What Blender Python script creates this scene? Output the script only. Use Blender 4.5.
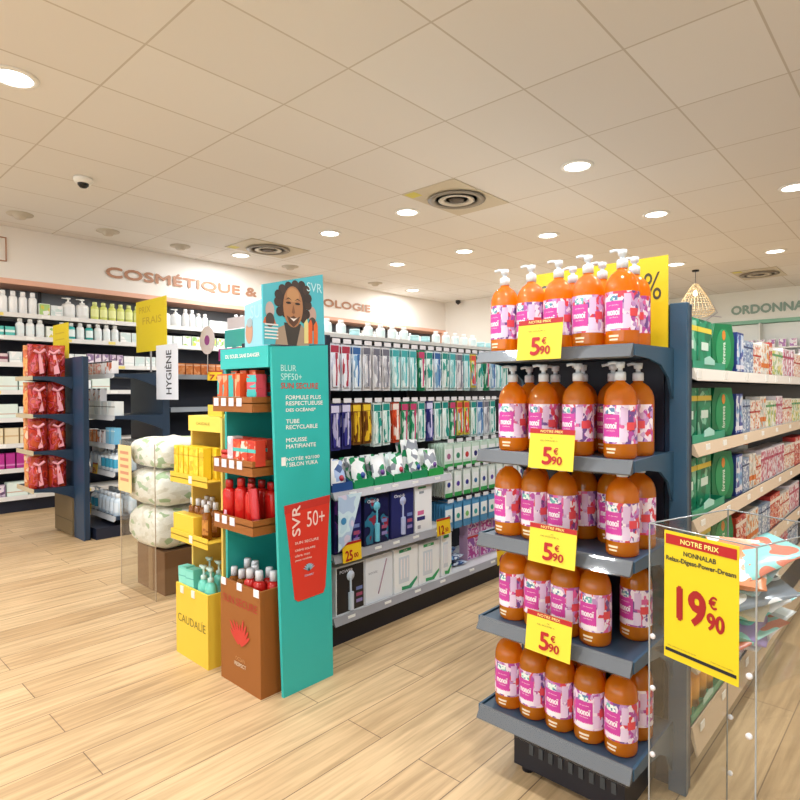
import bpy, math, random
from mathutils import Vector, Matrix
from math import sin, cos, pi, radians as R
random.seed(7)
S = bpy.context.scene
COL = S.collection
for o in list(bpy.data.objects): bpy.data.objects.remove(o)

# ------------------------------------------------------------------ camera
CAM_H = 1.3
cd = bpy.data.cameras.new('camera'); cam = bpy.data.objects.new('camera', cd); COL.objects.link(cam)
cd.sensor_width = 36; cd.lens = 36*584.9/800; cd.clip_start = .05
yaw, pitch, roll = 0.74462, -0.01428, -0.003709
fw = Vector((-sin(yaw)*cos(pitch), cos(yaw)*cos(pitch), sin(pitch)))
r0 = Vector((cos(yaw), sin(yaw), 0)); u0 = r0.cross(fw)
rr = r0*cos(roll)+u0*sin(roll); uu = -r0*sin(roll)+u0*cos(roll)
m = Matrix((rr, uu, -fw)).transposed().to_4x4(); m.translation = (0, 0, CAM_H)
cam.matrix_world = m; S.camera = cam
# ------------------------------------------------------------------ world, exposure
w = bpy.data.worlds.new('world'); S.world = w; w.use_nodes = True
w.node_tree.nodes['Background'].inputs[0].default_value = (.9, .96, 1.0, 1)
w.node_tree.nodes['Background'].inputs[1].default_value = 3.0
S.view_settings.view_transform = 'Standard'; S.view_settings.look = 'None'
S.view_settings.gamma = 1; S.view_settings.use_curve_mapping = False
S.view_settings.exposure = -0.02
LAMP_W = 31.0
CEIL = 3.1

# ------------------------------------------------------------------ materials
def lin(c):
    if isinstance(c, str): c = tuple(int(c[i:i+2], 16) for i in (0, 2, 4))
    return tuple(((v/255)/12.92 if v/255 <= .04045 else (((v/255)+.055)/1.055)**2.4) for v in c)+(1,)
MC = {}
def M(c, rough=.5, metal=0, emit=0, trans=0, ior=1.45, spec=None):
    k = (c, rough, metal, emit, trans, ior)
    if k in MC: return MC[k]
    mt = bpy.data.materials.new('m_'+str(c)); mt.use_nodes = True
    b = mt.node_tree.nodes['Principled BSDF']
    b.inputs['Base Color'].default_value = lin(c); b.inputs['Roughness'].default_value = rough
    b.inputs['Metallic'].default_value = metal
    if trans: b.inputs['Transmission Weight'].default_value = trans; b.inputs['IOR'].default_value = ior
    if emit:
        b.inputs['Emission Color'].default_value = lin(c); b.inputs['Emission Strength'].default_value = emit
    MC[k] = mt; return mt
def PM(cols, scale=40, rough=.4, stretch=(1, 1, 1), kind='V', noise=0):
    """printed packaging: patches of the given colours"""
    k = ('PM', tuple(cols), scale, stretch, kind)
    if k in MC: return MC[k]
    mt = bpy.data.materials.new('print_'+cols[0]); mt.use_nodes = True
    nt = mt.node_tree; N = nt.nodes; L = nt.links; b = N['Principled BSDF']; b.inputs['Roughness'].default_value = rough
    tc = N.new('ShaderNodeTexCoord'); oi = N.new('ShaderNodeObjectInfo')
    mp = N.new('ShaderNodeMapping'); mp.inputs['Scale'].default_value = stretch
    ad = N.new('ShaderNodeVectorMath'); ad.operation = 'ADD'
    ml = N.new('ShaderNodeMath'); ml.operation = 'MULTIPLY'; ml.inputs[1].default_value = 9 if kind != 'B' else 0
    L.new(oi.outputs['Random'], ml.inputs[0]); L.new(tc.outputs['Object'], ad.inputs[0]); L.new(ml.outputs[0], ad.inputs[1])
    L.new(ad.outputs[0], mp.inputs[0])
    if kind == 'N':
        t = N.new('ShaderNodeTexNoise'); t.inputs['Scale'].default_value = scale; t.inputs['Detail'].default_value = 1; out = t.outputs[0]
    else:
        t = N.new('ShaderNodeTexVoronoi'); t.inputs['Scale'].default_value = scale; out = t.outputs['Color']
        if kind == 'C': t.distance = 'CHEBYCHEV'
    if noise:
        nn = N.new('ShaderNodeTexNoise'); nn.inputs['Scale'].default_value = scale*.9; nn.inputs['Detail'].default_value = 1; L.new(mp.outputs[0], nn.inputs['Vector'])
        sc = N.new('ShaderNodeVectorMath'); sc.operation = 'SCALE'; sc.inputs['Scale'].default_value = noise*2.2/scale; L.new(nn.outputs['Color'], sc.inputs[0])
        a2 = N.new('ShaderNodeVectorMath'); a2.operation = 'ADD'; L.new(mp.outputs[0], a2.inputs[0]); L.new(sc.outputs[0], a2.inputs[1]); L.new(a2.outputs[0], t.inputs['Vector'])
    else: L.new(mp.outputs[0], t.inputs['Vector'])
    sp = N.new('ShaderNodeSeparateColor'); cr = N.new('ShaderNodeValToRGB'); cr.color_ramp.interpolation = 'CONSTANT'
    if kind == 'N': L.new(out, cr.inputs[0])
    else: L.new(out, sp.inputs[0]); L.new(sp.outputs[0], cr.inputs[0])
    n = len(cols); e = cr.color_ramp.elements
    while len(e) < n: e.new(.5)
    for i, c in enumerate(cols):
        e[i].position = (i/n) if kind != 'N' else (0 if i == 0 else .32+.36*i/n); e[i].color = lin(c)
    L.new(cr.outputs[0], b.inputs['Base Color'])
    MC[k] = mt; return mt
def acrylic():
    mt = bpy.data.materials.new('clear_acrylic'); mt.use_nodes = True; nt = mt.node_tree; N = nt.nodes; L = nt.links
    N.remove(N['Principled BSDF']); o = N['Material Output']
    t = N.new('ShaderNodeBsdfTransparent'); t.inputs[0].default_value = (.975, .985, .985, 1)
    g = N.new('ShaderNodeBsdfGlossy'); g.inputs['Roughness'].default_value = .04
    lw = N.new('ShaderNodeLayerWeight'); pw_ = N.new('ShaderNodeMath'); pw_.operation = 'POWER'; pw_.inputs[1].default_value = 4
    f = N.new('ShaderNodeMath'); f.operation = 'MULTIPLY_ADD'; f.inputs[1].default_value = .5; f.inputs[2].default_value = .035
    L.new(lw.outputs['Facing'], pw_.inputs[0]); L.new(pw_.outputs[0], f.inputs[0]); mx = N.new('ShaderNodeMixShader')
    L.new(f.outputs[0], mx.inputs[0]); L.new(t.outputs[0], mx.inputs[1]); L.new(g.outputs[0], mx.inputs[2]); L.new(mx.outputs[0], o.inputs[0])
    return mt
ACR = acrylic()
def wood():
    mt = bpy.data.materials.new('oak_planks'); mt.use_nodes = True; nt = mt.node_tree; N = nt.nodes; L = nt.links; b = N['Principled BSDF']
    tc = N.new('ShaderNodeTexCoord'); mp = N.new('ShaderNodeMapping'); mp.inputs['Rotation'].default_value = (0, 0, R(90)); mp.inputs['Location'].default_value = (.3, .05, 0)
    L.new(tc.outputs['Object'], mp.inputs[0])
    br = N.new('ShaderNodeTexBrick'); br.offset = .37; br.inputs['Scale'].default_value = 1
    br.inputs['Brick Width'].default_value = 1.25; br.inputs['Row Height'].default_value = .185
    br.inputs['Mortar Size'].default_value = .0022; br.inputs['Mortar Smooth'].default_value = .3
    br.inputs['Color1'].default_value = lin('d0b48c'); br.inputs['Color2'].default_value = lin('c0a27a'); br.inputs['Mortar'].default_value = lin('7a634a')
    L.new(mp.outputs[0], br.inputs['Vector'])
    m2 = N.new('ShaderNodeMapping'); m2.inputs['Scale'].default_value = (1.6, 26, 1); L.new(mp.outputs[0], m2.inputs[0])
    n1 = N.new('ShaderNodeTexNoise'); n1.inputs['Scale'].default_value = 1.5; n1.inputs['Detail'].default_value = 7; n1.inputs['Distortion'].default_value = .6; L.new(m2.outputs[0], n1.inputs['Vector'])
    cr = N.new('ShaderNodeValToRGB'); cr.color_ramp.elements[0].position = .32; cr.color_ramp.elements[0].color = (.62, .58, .52, 1); cr.color_ramp.elements[1].position = .62; cr.color_ramp.elements[1].color = (1.08, 1.06, 1.04, 1)
    L.new(n1.outputs[0], cr.inputs[0])
    mx = N.new('ShaderNodeMix'); mx.data_type = 'RGBA'; mx.blend_type = 'MULTIPLY'; mx.inputs[0].default_value = .75
    L.new(br.outputs['Color'], mx.inputs[6]); L.new(cr.outputs[0], mx.inputs[7]); L.new(mx.outputs[2], b.inputs['Base Color'])
    b.inputs['Roughness'].default_value = .42
    return mt
def tiles():
    mt = bpy.data.materials.new('ceiling_tiles'); mt.use_nodes = True; nt = mt.node_tree; N = nt.nodes; L = nt.links; b = N['Principled BSDF']
    tc = N.new('ShaderNodeTexCoord'); mp = N.new('ShaderNodeMapping'); mp.inputs['Location'].default_value = (3.028+.5976*20, -1.355+.868*10, 0)
    L.new(tc.outputs['Object'], mp.inputs[0])
    br = N.new('ShaderNodeTexBrick'); br.offset = 0; br.inputs['Scale'].default_value = 1
    br.inputs['Brick Width'].default_value = .5976; br.inputs['Row Height'].default_value = .868; br.inputs['Mortar Size'].default_value = .0065; br.inputs['Mortar Smooth'].default_value = .2
    br.inputs['Color1'].default_value = lin('ebe8e4'); br.inputs['Color2'].default_value = lin('e6e2dd'); br.inputs['Mortar'].default_value = lin('cbc3b8')
    L.new(mp.outputs[0], br.inputs['Vector']); L.new(br.outputs['Color'], b.inputs['Base Color']); b.inputs['Roughness'].default_value = .85
    n = N.new('ShaderNodeTexNoise'); n.inputs['Scale'].default_value = 180; L.new(tc.outputs['Object'], n.inputs['Vector'])
    bp = N.new('ShaderNodeBump'); bp.inputs['Strength'].default_value = .08; L.new(n.outputs[0], bp.inputs['Height']); L.new(bp.outputs[0], b.inputs['Normal'])
    return mt
NAVY = M('1b3046', .45); NAVYD = M('10182c', .5); LIP = M('9a9896', .35, .3); BLACK = M('0b0f1e', .5)
WHITE = M('f2f2ee', .4); GREYL = M('c9c6c0', .4); YEL = M('f2d935', .5); YELS = M('dcc414', .5); REDP = M('ac1218', .5); DKTXT = M('43402c', .6)
TEAL = M('2fb5b0', .5); BROWN = M('95581e', .6); CYL = M('e3bd3a', .6); LEDM = M('fffdf8', .5, 0, 9)

# ------------------------------------------------------------------ mesh helpers
class MB:
    def __init__(s): s.v = []; s.f = []; s.sm = []
    def add(s, vs, fs, smooth=False):
        b = len(s.v); s.v += [tuple(v) for v in vs]; s.f += [tuple(i+b for i in f) for f in fs]; s.sm += [smooth]*len(fs); return s
    def box(s, x0, x1, y0, y1, z0, z1):
        return s.add([(x, y, z) for z in (z0, z1) for y in (y0, y1) for x in (x0, x1)],
                     [(0, 2, 3, 1), (4, 5, 7, 6), (0, 1, 5, 4), (2, 6, 7, 3), (0, 4, 6, 2), (1, 3, 7, 5)])
    def prism(s, poly, axis, a, b):
        """poly in the two other axes (cyclic order), extruded along axis from a to b"""
        def P(p, t):
            return {0: (t, p[0], p[1]), 1: (p[0], t, p[1]), 2: (p[0], p[1], t)}[axis]
        n = len(poly)
        return s.add([P(p, a) for p in poly]+[P(p, b) for p in poly],
                     [tuple(range(n)), tuple(range(2*n-1, n-1, -1))]+[(i, i+n, (i+1) % n+n, (i+1) % n) for i in range(n)])
    def lathe(s, prof, seg=20, c=(0, 0, 0), sx=1, sy=1, a0=0, a1=2*pi):
        n = len(prof); full = abs(a1-a0-2*pi) < 1e-6; k = seg if full else seg+1; vs = []
        for j in range(k):
            a = a0+(a1-a0)*j/seg
            for r, z in prof: vs.append((c[0]+r*cos(a)*sx, c[1]+r*sin(a)*sy, c[2]+z))
        fs = []
        for j in range(seg):
            j2 = (j+1) % k
            for i in range(n-1): fs.append((j*n+i, j2*n+i, j2*n+i+1, j*n+i+1))
        s.add(vs, fs, True)
        if full:
            if prof[0][0] > 1e-6: s.add([vs[j*n] for j in range(k)], [tuple(range(k-1, -1, -1))])
            if prof[-1][0] > 1e-6: s.add([vs[j*n+n-1] for j in range(k)], [tuple(range(k))])
        return s
    def tube(s, pts, r, seg=8):
        pts = [Vector(p) for p in pts]; rings = []
        for i, p in enumerate(pts):
            d = (pts[min(i+1, len(pts)-1)]-pts[max(i-1, 0)]).normalized()
            a = d.orthogonal().normalized(); b = d.cross(a)
            if rings:
                a = (pa-d*pa.dot(d)).normalized(); b = d.cross(a)
            pa = a; rings.append([p+(a*cos(2*pi*k/seg)+b*sin(2*pi*k/seg))*r for k in range(seg)])
        vs = [v for q in rings for v in q]; fs = []
        for i in range(len(pts)-1):
            for k in range(seg): fs.append((i*seg+k, i*seg+(k+1) % seg, (i+1)*seg+(k+1) % seg, (i+1)*seg+k))
        s.add(vs, fs, True); s.add(rings[0], [tuple(range(seg-1, -1, -1))]); s.add(rings[-1], [tuple(range(seg))]); return s
    def mesh(s, name, mat, mats=None):
        me = bpy.data.meshes.new(name); me.from_pydata(s.v, [], s.f); me.update()
        for p, q in zip(me.polygons, s.sm): p.use_smooth = q
        me.materials.append(mat); return me
    def build(s, name, mat, parent=None, **k):
        return obj(name, s.mesh(name, mat), parent, **k)
def obj(name, me, parent=None, loc=None, rot=None, label=None):
    o = bpy.data.objects.new(name, me); COL.objects.link(o)
    if parent: o.parent = parent
    if loc: o.location = loc
    if rot: o.rotation_euler = rot
    if label: o['label'] = label
    return o
def tag(o, label=None, cat=None, group=None, kind=None):
    if label: o['label'] = label
    if cat: o['category'] = cat
    if group: o['group'] = group
    if kind: o['kind'] = kind
    return o
def thing(name, label, cat, loc=(0, 0, 0), rz=0, group=None):
    o = bpy.data.objects.new(name, None); COL.objects.link(o); o.location = loc; o.rotation_euler = (0, 0, rz); o.empty_display_size = .05
    return tag(o, label, cat, group)
def boxp(name, x0, x1, y0, y1, z0, z1, mat, parent=None, bev=0, label=None):
    o = MB().box(x0, x1, y0, y1, z0, z1).build(name, mat, parent, label=label)
    if bev:
        b = o.modifiers.new('bevel', 'BEVEL'); b.width = bev; b.segments = 2
    return o
def struct(o, label=None): return tag(o, label, None, None, 'structure')
def kids(o): return [c for c in bpy.data.objects if c.parent == o]
TREE = {}
def copy_tree(o, parent=None):
    c = o.copy(); COL.objects.link(c)
    if parent: c.parent = parent
    for ch in TREE.get(o.name, []): copy_tree(ch, c)
    return c
def memo(o):
    TREE[o.name] = kids(o)
    for k in TREE[o.name]: memo(k)
TXC = {}
def tmesh(s, ext=.0008, width=None, height=None, bold=0, align='C'):
    """flat lettering mesh in local x (right), y (up), centred"""
    k = (s, ext, width, height, bold, align)
    if k in TXC: return TXC[k].copy()
    c = bpy.data.curves.new('letters', 'FONT'); c.body = s; c.size = 1; c.resolution_u = 3
    o = bpy.data.objects.new('letters', c); COL.objects.link(o); bpy.context.view_layer.update()
    me = bpy.data.meshes.new_from_object(o.evaluated_get(bpy.context.evaluated_depsgraph_get()))
    bpy.data.objects.remove(o)
    xs = [v.co.x for v in me.vertices]; ys = [v.co.y for v in me.vertices]
    x0, x1, y0, y1 = min(xs), max(xs), min(ys), max(ys)
    sy = (height/(y1-y0)) if height else None; sx = (width/(x1-x0)) if width else sy
    if sy is None: sy = sx
    for v in me.vertices:
        v.co.x = (v.co.x-(x0+x1)/2)*sx if align == 'C' else (v.co.x-x0)*sx
        v.co.y = (v.co.y-(y0+y1)/2)*sy; v.co.z = 0
    if bold > 0:   # heavier strokes: the same letters struck several times, a hair apart
        bb = bold*(max(v.co.y for v in me.vertices)-min(v.co.y for v in me.vertices))*1.3
        V0 = [v.co.copy() for v in me.vertices]; F0 = [tuple(p.vertices) for p in me.polygons]; V = []; F = []
        for i, (dx, dy) in enumerate([(0, 0), (bb, 0), (-bb, 0), (0, bb), (0, -bb)]):
            n0 = len(V); V += [(v.x+dx, v.y+dy, .00008*i) for v in V0]; F += [tuple(q+n0 for q in f) for f in F0]
        me = bpy.data.meshes.new('letters'); me.from_pydata(V, [], F); me.update()
    TXC[k] = me; return me.copy()
def text(name, s, origin, right, up, mat, parent=None, width=None, height=None, bold=0, align='C', off=.001, label=None):
    me = tmesh(s, 0, width, height, bold, align); right = Vector(right).normalized(); up = Vector(up).normalized(); n = right.cross(up)
    for v in me.vertices: v.co = Vector(origin)+right*v.co.x+up*v.co.y+n*(off+v.co.z)
    me.materials.clear(); me.materials.append(mat); me.name = name
    return obj(name, me, parent, label=label)
def decal(name, pts, origin, right, up, mat, parent, off=.001, th=.0006):
    """flat printed shape with its own thin body, pts in (right, up)"""
    right = Vector(right).normalized(); up = Vector(up).normalized(); n = right.cross(up); O = Vector(origin)
    k = len(pts); vs = [O+right*a+up*b+n*(off-th) for a, b in pts]+[O+right*a+up*b+n*off for a, b in pts]
    return MB().add(vs, [tuple(range(k-1, -1, -1)), tuple(range(k, 2*k))]+[(i, (i+1) % k, (i+1) % k+k, i+k) for i in range(k)]).build(name, mat, parent)
def ell(cx, cy, rx, ry, n=20, a0=0, a1=2*pi): return [(cx+rx*cos(a0+(a1-a0)*i/n), cy+ry*sin(a0+(a1-a0)*i/n)) for i in range(n)]
ONES = 'first second third fourth fifth sixth seventh eighth ninth tenth eleventh twelfth thirteenth fourteenth fifteenth sixteenth seventeenth eighteenth nineteenth'.split()
def od(n):
    if n <= 19: return ONES[n-1]
    t = {2: 'twent', 3: 'thirt', 4: 'fort', 5: 'fift', 6: 'sixt', 7: 'sevent', 8: 'eight', 9: 'ninet'}[n//10]
    return t+'ieth' if n % 10 == 0 else t+'y-'+ONES[n % 10-1]

# ------------------------------------------------------------------ lamps (each lamp's light is added by its builder)
def downlight(x, y, label, group='round recessed ceiling downlights', power=1.0):
    t = thing('downlight', label, 'ceiling light', (x, y, CEIL), 0, group)
    MB().lathe([(.1, -.001), (.13, -.001), (.13, -.006), (.1, -.012), (.1, -.001)], 28).build('trim_ring', WHITE, t)
    MB().lathe([(0.0001, -.004), (.1, -.004), (.1, -.0005), (0.0001, -.0005)], 28).build('diffuser', LEDM, t)
    ld = bpy.data.lights.new('downlight_lamp', 'AREA'); ld.shape = 'DISK'; ld.size = .19; ld.energy = LAMP_W*power; ld.color = (.95, .98, 1)
    lo = bpy.data.objects.new('lamp', ld); COL.objects.link(lo); lo.parent = t; lo.location = (0, 0, -.02)
DL = [(-3.89, .98, 'large bright downlight cut by the left edge of the photo'), (-2.14, 4.42, 'bright downlight alone above the soap display, nearest the camera in the middle'),
      (-3.93, 4.38, 'downlight just left of the large square air vent'), (-5.09, 4.36, 'downlight to the right of the small far air vent'),
      (-6.75, 4.25, 'downlight left of the small far air vent near the lettered banner'), (-4.49, 6.1, 'downlight between the large vent and the far wall, right of centre'),
      (-3.33, 6.14, 'downlight right below the brightest middle one, above the soap pumps'), (-2.13, 6.17, 'downlight above the yellow percent sign'),
      (-5.63, 6.06, 'downlight over the far end of the hanging toothbrush packs'), (-6.87, 7.8, 'small faraway downlight near the corner of the banner wall'),
      (-.95, 6.2, 'downlight cut by the right edge of the photo'), (-2.76, 8.8, 'small downlight beside the wicker pendant lamp'), (-1.57, 8.87, 'small downlight above the green lettered banner')]
for x, y, l in DL: downlight(x, y, l, power=.8 if x < -6.5 else 1)
for x, y in [(-4.0, -2.6), (-.3, -2.6), (-3.9, -.8), (-2.1, -4.4), (1.5, -1.0), (-6.3, -.3), (-2.1, .98), (-.3, .98), (-.3, 2.7), (-2.1, -.8), (.9, 2.7), (.9, 6.2), (-4.4, 8.8)]:  # unseen lamps added to light the room, one of them for the wall shelving
    downlight(x, y, 'added recessed ceiling downlight, unseen, outside the frame or hidden by displays')

# ------------------------------------------------------------------ setting
struct(MB().box(-8, 4.6, -6.2, 12.4, -.05, 0).build('floor', wood()))
struct(MB().box(-8, 4.6, -6.2, 12.4, CEIL, CEIL+.05).build('ceiling', tiles()))
WALLM = M('ece7df', .8)
struct(boxp('wall_left', -7.98, -7.86, -6.2, 9.5, 0, CEIL, WALLM))
struct(boxp('wall_back', -7.86, -4.3, 9.4, 9.5, 0, CEIL, WALLM))
struct(boxp('wall_jog', -4.3, -4.2, 9.4, 12.3, 0, CEIL, WALLM))
struct(boxp('wall_prescription', -4.2, 4.6, 12.2, 12.3, 0, CEIL, WALLM))
struct(boxp('wall_right', 4.5, 4.6, -6.2, 12.2, 0, CEIL, WALLM))
wf_ = MB().box(-7.86, 4.5, -6.2, -6.08, 2.75, CEIL)  # unseen wall, its window openings added to let daylight reflect on the bottles
wf_.box(-7.86, 4.5, -6.2, -6.08, 0, .25)
for x in (-7.86, -5.6, -3.2, -.8, 1.6, 4.2): wf_.box(x, x+.3, -6.2, -6.08, .2505, 2.7495)
struct(wf_.build('wall_front_unseen', WALLM))
# left fascia banner
SAL = M('e8b49c', .6); COP = M('b58468', .55)
t = thing('banner_fascia', 'long cream fascia banner with copper cosmetics lettering over the wall shelving', 'banner', (-7.4, 5, 2.5))
def sub(o, t):  # keep world position when parenting to a moved thing
    o.parent = t; o.location = (o.location[0]-t.location[0], o.location[1]-t.location[1], o.location[2]-t.location[2]); return o
sub(boxp('fascia_panel', -7.86, -7.4, -1, 9.4, 2.54, CEIL-.001, M('efe9e2', .6)), t)
sub(boxp('salmon_strip', -7.82, -7.39, -1, 9.4, 2.485, 2.54, SAL, label='salmon pink edge strip'), t)
sub(boxp('end_trim', -7.6, -7.385, 9.28, 9.395, 2.1, 2.54, SAL), t)
sub(text('lettering', 'COSMÉTIQUE & DERMATOLOGIE', (-7.4, 5.03, 2.765), (0, 1, 0), (0, 0, 1), COP, None, 4.45, .17, .035, off=.012, label='copper capital letters'), t)
fr = MB()
for a in [(1.1, 1.78, 2.965, 2.975), (1.1, 1.78, 2.715, 2.725), (1.77, 1.78, 2.715, 2.975)]: fr.box(-7.398, -7.385, *a)
fr.tube([(-7.39, 1.5, 2.78), (-7.39, 1.62, 2.8), (-7.39, 1.68, 2.86), (-7.39, 1.66, 2.9)], .006)
sub(fr.build('framed_emblem', COP), t)
# prescription banner (far right)
GRN = M('8fc4ac', .6); GRT = M('8fa89c', .5)
t2 = thing('banner_fascia', 'pale fascia banner with grey green prescription lettering on the far wall', 'banner', (-1.5, 12.1, 2.5))
sub(boxp('fascia_panel', -4.2, 1.5, 12.06, 12.199, 2.56, CEIL-.001, M('eef0ea', .6)), t2)
sub(boxp('green_strip', -4.2, 1.5, 12.04, 12.199, 2.5, 2.56, GRN, label='pale green edge strip'), t2)
sub(text('lettering', 'ORDONNANCES', (-2.81, 12.055, 2.76), (1, 0, 0), (0, 0, 1), GRT, None, 1.62, .15, .05, 'L', .01, label='grey green capital letters'), t2)
sub(MB().tube([(-3.25, 12.05, 2.62), (-3.05, 12.05, 2.75), (-3.12, 12.05, 2.9), (-3.22, 12.05, 2.72), (-2.98, 12.05, 2.66)], .008).build('line_emblem', M('c9c2cc', .5)), t2)
t3 = thing('wall_cabinet', 'white back counter cabinet with shelves below the green lettered banner', 'cabinet', (-2, 12, 0))
sub(boxp('back_panel', -3.3, 1.5, 12.14, 12.195, 0, 2.49, M('f2f3ee', .5)), t3)
for x in (-3.3, -2.35, -1.4, -.45): sub(boxp('divider', x, x+.02, 11.9, 12.139, 1.5, 2.49, M('f2f3ee', .5)), t3)
for z in (2.05, 1.85, 1.65): sub(boxp('shelf', -3.28, 1.5, 11.9, 12.139, z-.02, z, M('f2f3ee', .5)), t3)
sub(boxp('counter', -3.3, 1.5, 11.6, 12.139, 0, 1.5, M('e9e6de', .5)), t3)

# ceiling fittings
def vent(x, y, s, lab):
    t = thing('ceiling_vent', lab, 'air vent', (x, y, CEIL))
    MB().box(-s*.298, s*.298, -s*.43, s*.43, -.008, -.001).build('plate', M('cfc4ad', .5), t)
    MB().lathe([(.25*s, -.009), (.27*s, -.02), (.22*s, -.03), (.19*s, -.012), (.25*s, -.009)], 32).build('outer_ring', M('938a7c', .5), t)
    MB().lathe([(.12*s, -.011), (.17*s, -.024), (.14*s, -.03), (.1*s, -.012), (.12*s, -.011)], 28).build('middle_ring', M('d8cfbf', .4), t)
    MB().lathe([(0.0001, -.02), (.06*s, -.03), (.075*s, -.012), (0.0001, -.011)], 24).build('hub', M('5a5045', .5), t)
    MB().box(-s*.28, -s*.16, -s*.42, -s*.3, -.0095, -.0085).build('yellow_stain', M('d8cf62', .6), t)
vent(-3.32, 4.39, 1.0, 'square ceiling vent with round grille above the middle of the shop')
vent(-6.2, 4.3, 1.0, 'square ceiling vent with round grille near the copper lettered banner')
vent(-2.05, 10.4, 1.0, 'faint square ceiling vent above the green lettered banner at the right')
det = MB().lathe([(0.0001, -.05), (.045, -.048), (.06, -.03), (.07, -.012), (.12, -.008), (.12, -.001), (0.0001, -.001)], 24).mesh('ceiling_speaker', M('c9c0b0', .6))
for i, (x, y, l) in enumerate([(-6.81, 1.76, 'grey round ceiling spotlight nearest the left edge of the photo'), (-6.82, 2.61, 'grey round ceiling spotlight above the first letters of the copper banner'),
                               (-6.87, 3.48, 'grey round ceiling spotlight third along the copper banner'), (-6.85, 5.12, 'grey round ceiling spotlight just right of the small air vent'),
                               (-6.88, 6.87, 'grey round ceiling spotlight farthest along the copper banner')]):
    tag(obj('ceiling_spotlight', det, None, (x, y, CEIL)), l, 'ceiling spotlight', 'round spotlights along the banner wall')
t = thing('dome_camera', 'white dome security camera with black eye on the left ceiling', 'security camera', (-5.29, 1.83, CEIL))
MB().lathe([(0.0001, -.001), (.075, -.001), (.075, -.02), (.062, -.045), (0.0001, -.05)], 24).build('housing', WHITE, t)
MB().lathe([(0.0001, -.085), (.025, -.08), (.042, -.062), (.045, -.045), (0.0001, -.044)], 20).build('dome_glass', M('101014', .1), t)
t = thing('dome_camera', 'tiny black security camera by the far wall corner', 'security camera', (-7.0, 9.3, CEIL))
MB().lathe([(0.0001, -.001), (.05, -.001), (.05, -.05), (0.0001, -.09)], 16).build('housing', M('16161a', .3), t)
t = thing('pendant_lamp', 'wicker cage pendant lamp with glowing bulb hanging at the right', 'pendant lamp', (-2.69, 9.45, CEIL))
D_ = -.02
# wire cage
cg = MB(); prof = [(.05, -.3), (.12, -.4), (.25, -.62), (.36, -.86), (.36, -.9), (.27, -.98)]
for k in range(28):
    a = 2*pi*k/28; cg.tube([(r*cos(a), r*sin(a), z) for r, z in prof], .0045, 5)
for r, z in prof+[(.185, -.51), (.305, -.74)]:
    cg.tube([(r*cos(2*pi*k/28), r*sin(2*pi*k/28), z) for k in range(29)], .006, 5)
cg.build('cage', M('bfa377', .7), t)
MB().lathe([(0.0001, -.001), (.07, -.001), (.07, -.03), (0.0001, -.035)], 20).build('ceiling_rose', BLACK, t)
MB().tube([(0, 0, -.03), (0, 0, -.42)], .006).build('cord', BLACK, t)
MB().lathe([(0.0001, -.56), (.04, -.53), (.045, -.49), (.02, -.43), (0.0001, -.42)], 16).build('bulb', M('fff0cf', .5, 0, 6), t)
t.scale = (.7, .7, .7)

# ------------------------------------------------------------------ generic product builders (front faces local -Y, origin at base centre)
class Proto:
    def __init__(s, name, cat, desc, w, d, h, root, kids=(), big=True): s.name, s.cat, s.desc, s.w, s.d, s.h, s.root, s.kids = name, cat, desc, w, d, h, root, kids
def put(P, loc, rz, label, group=None, tilt=(0, 0), lite=False, s=1):
    """copies of one built kind: root mesh object plus copies of its parts"""
    o = bpy.data.objects.new(P.name, P.root); COL.objects.link(o); o.location = loc; o.rotation_euler = (tilt[0], tilt[1], rz); o.scale = (s, s, s)
    tag(o, label, P.cat, group)
    if not lite:
        for n, me, l in P.kids:
            c = bpy.data.objects.new(n, me); COL.objects.link(c); c.parent = o
            if l: c['label'] = l
    return o
def carton(name, cat, desc, w, d, h, body, front=None, band=None, btop=.75, bh=.12, mark=None):
    root = MB().box(-w/2, w/2, -d/2, d/2, 0, h).mesh(name, body); k = []
    if front: k.append(('printed_front', MB().box(-w*.46, w*.46, -d/2-.0008, -d/2+.0002, h*.05, h*.95).mesh('printed_front', front), None))
    if band: k.append(('colour_band', MB().box(-w*.501, w*.501, -d/2-.0014, -d/2+.002, h*(btop-bh/2), h*(btop+bh/2)).mesh('colour_band', band), None))
    if mark: k.append(('printed_mark', MB().box(-w*.25, w*.25, -d/2-.0018, -d/2, h*.4, h*.56).mesh('printed_mark', mark), None))
    return Proto(name, cat, desc, w, d, h, root, k)
def bottle(name, cat, desc, r, h, body, cap, label=None, kind='cap', flat=1.0):
    hb = h*(.74 if kind == 'pump' else .8)
    root = MB().lathe([(0.0001, 0), (r*.9, 0), (r, h*.02), (r, hb*.82), (r*.85, hb*.93), (r*.38, hb), (0.0001, hb)], 14, (0, 0, 0), 1, flat).mesh(name, body); k = []
    if kind == 'pump':
        mb = MB().lathe([(0.0001, hb), (r*.42, hb), (r*.42, hb+h*.07), (r*.15, hb+h*.09), (r*.15, h*.93), (r*.4, h*.95), (r*.4, h), (0.0001, h)], 10)
        mb.box(-r*.95, 0, -r*.16, r*.16, h*.955, h*.99); k.append(('pump', mb.mesh('pump', cap), None))
    else:
        k.append(('cap', MB().lathe([(0.0001, hb-.001), (r*.6, hb-.001), (r*.58, h*.98), (r*.5, h), (0.0001, h)], 12, (0, 0, 0), 1, flat).mesh('cap', cap), None))
    if label:
        a = 1.25
        k.append(('label', MB().lathe([(r+.0008, h*.16), (r+.0008, hb*.74)], 8, (0, 0, 0), 1, flat, -pi/2-a, -pi/2+a).mesh('label', label), None))
    return Proto(name, cat, desc, 2*r, 2*r*flat, h, root, k)
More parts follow.
